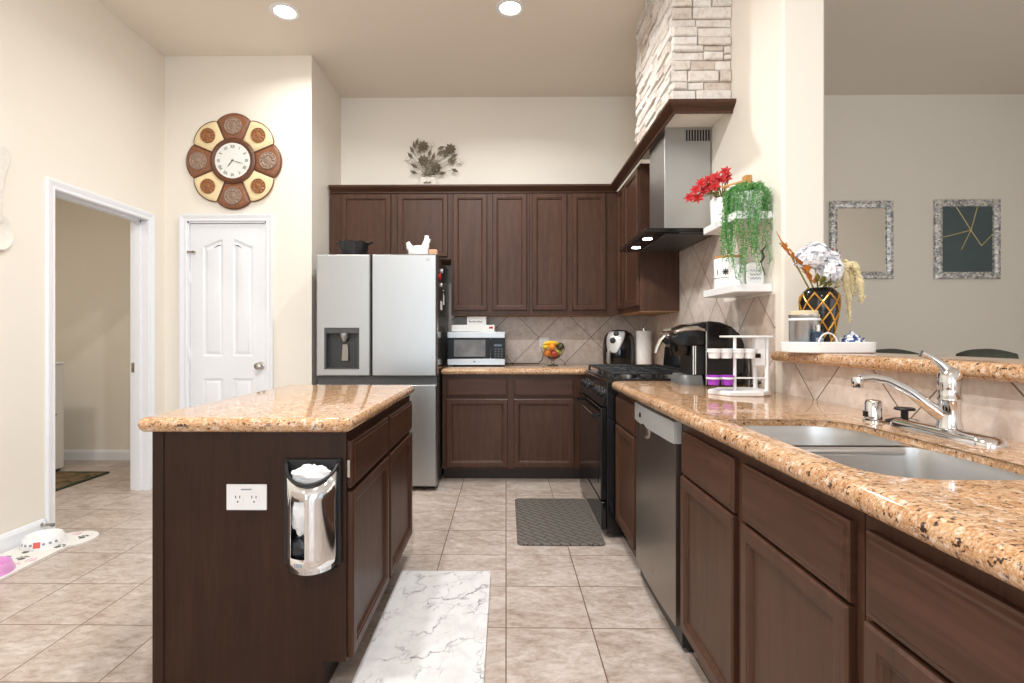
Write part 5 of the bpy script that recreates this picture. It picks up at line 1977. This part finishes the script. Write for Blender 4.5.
# ------------------------------------------------------------------ laundry room
t = thing('washing_machine', 'white washing machine glimpsed through the laundry doorway', 'washing machine', (-4.1, 4.0, 0))
wx = -3.775
MB().box(wx - .68, wx, 3.70, 4.36, .02, .90).build('cabinet', plain('white_enamel', srgb(236, 234, 228), .3, var=.01), t, bevel=.012)
MB().box(wx - .67, wx + .004, 3.705, 4.355, .90, .925).build('top', M['white'], t, bevel=.012, seg=3)
MB().box(wx - .66, wx - .02, 3.72, 4.34, 0, .02).build('plinth', M['blackm'], t)
for z in (.68, .80):
    MB().box(wx, wx + .003, 4.215, 4.235, z - .03, z + .03).build('slot', M['blackm'], t)
MB().tube([(wx + .001, 4.18, .49), (wx + .03, 4.20, .49), (wx + .03, 4.25, .49), (wx + .001, 4.27, .49)], .005, 8).build('latch', M['nickel'], t, smooth=True)
rg_ = NT('olive_floral_rug_pile')
nf = rg_.noise(rg_.coord(), 9, 4, .6, .8)
rg_.set(rg_.ramp(nf, [(.30, srgb(62, 66, 48)), (.45, srgb(98, 88, 62)), (.55, srgb(132, 110, 86)), (.68, srgb(84, 72, 54))]), .9, 0, .1)
t = thing('laundry_rug', 'dark olive patterned rug on the laundry room floor', 'rug', (-3.5, 3.8, 0))
MB().prism(rrect(-3.765, -3.312, 3.35, 4.262, .01, 2), lambda a, b: Vector((a, b, 0)), lambda a, b: Vector((a, b, .010))).build('pile', rg_.m, t)
m = MB()
o = rrect(-3.765, -3.312, 3.35, 4.262, .01, 2)
vr = m.rings([[(x, y, z) for x, y in inset(o, i)] for i, z in ((-.004, .0), (-.004, .012), (.022, .012), (.022, .009))], False, False)
m.build('border', plain('dark_green_border', srgb(52, 58, 42), .9), t)
t = thing('light_switch', 'white light switch on the laundry room wall', 'light switch', (-4.18, 4.712, 1.68))
MB().box(-4.245, -4.16, 4.706, 4.712, 1.63, 1.76).build('cover_plate', M['white'], t, bevel=.002)
MB().box(-4.21, -4.195, 4.699, 4.706, 1.675, 1.705).build('toggle', M['white'], t, bevel=.002)
dl_ = bpy.data.lights.new('laundry_ceiling_lamp', 'AREA')
dl_.shape = 'DISK'
dl_.size = .3
dl_.energy = 15
dl_.color = (1, .93, .82)
lo = bpy.data.objects.new('laundry_ceiling_lamp', dl_)
C.objects.link(lo)
lo.location = (-3.7, 2.9, 2.68)
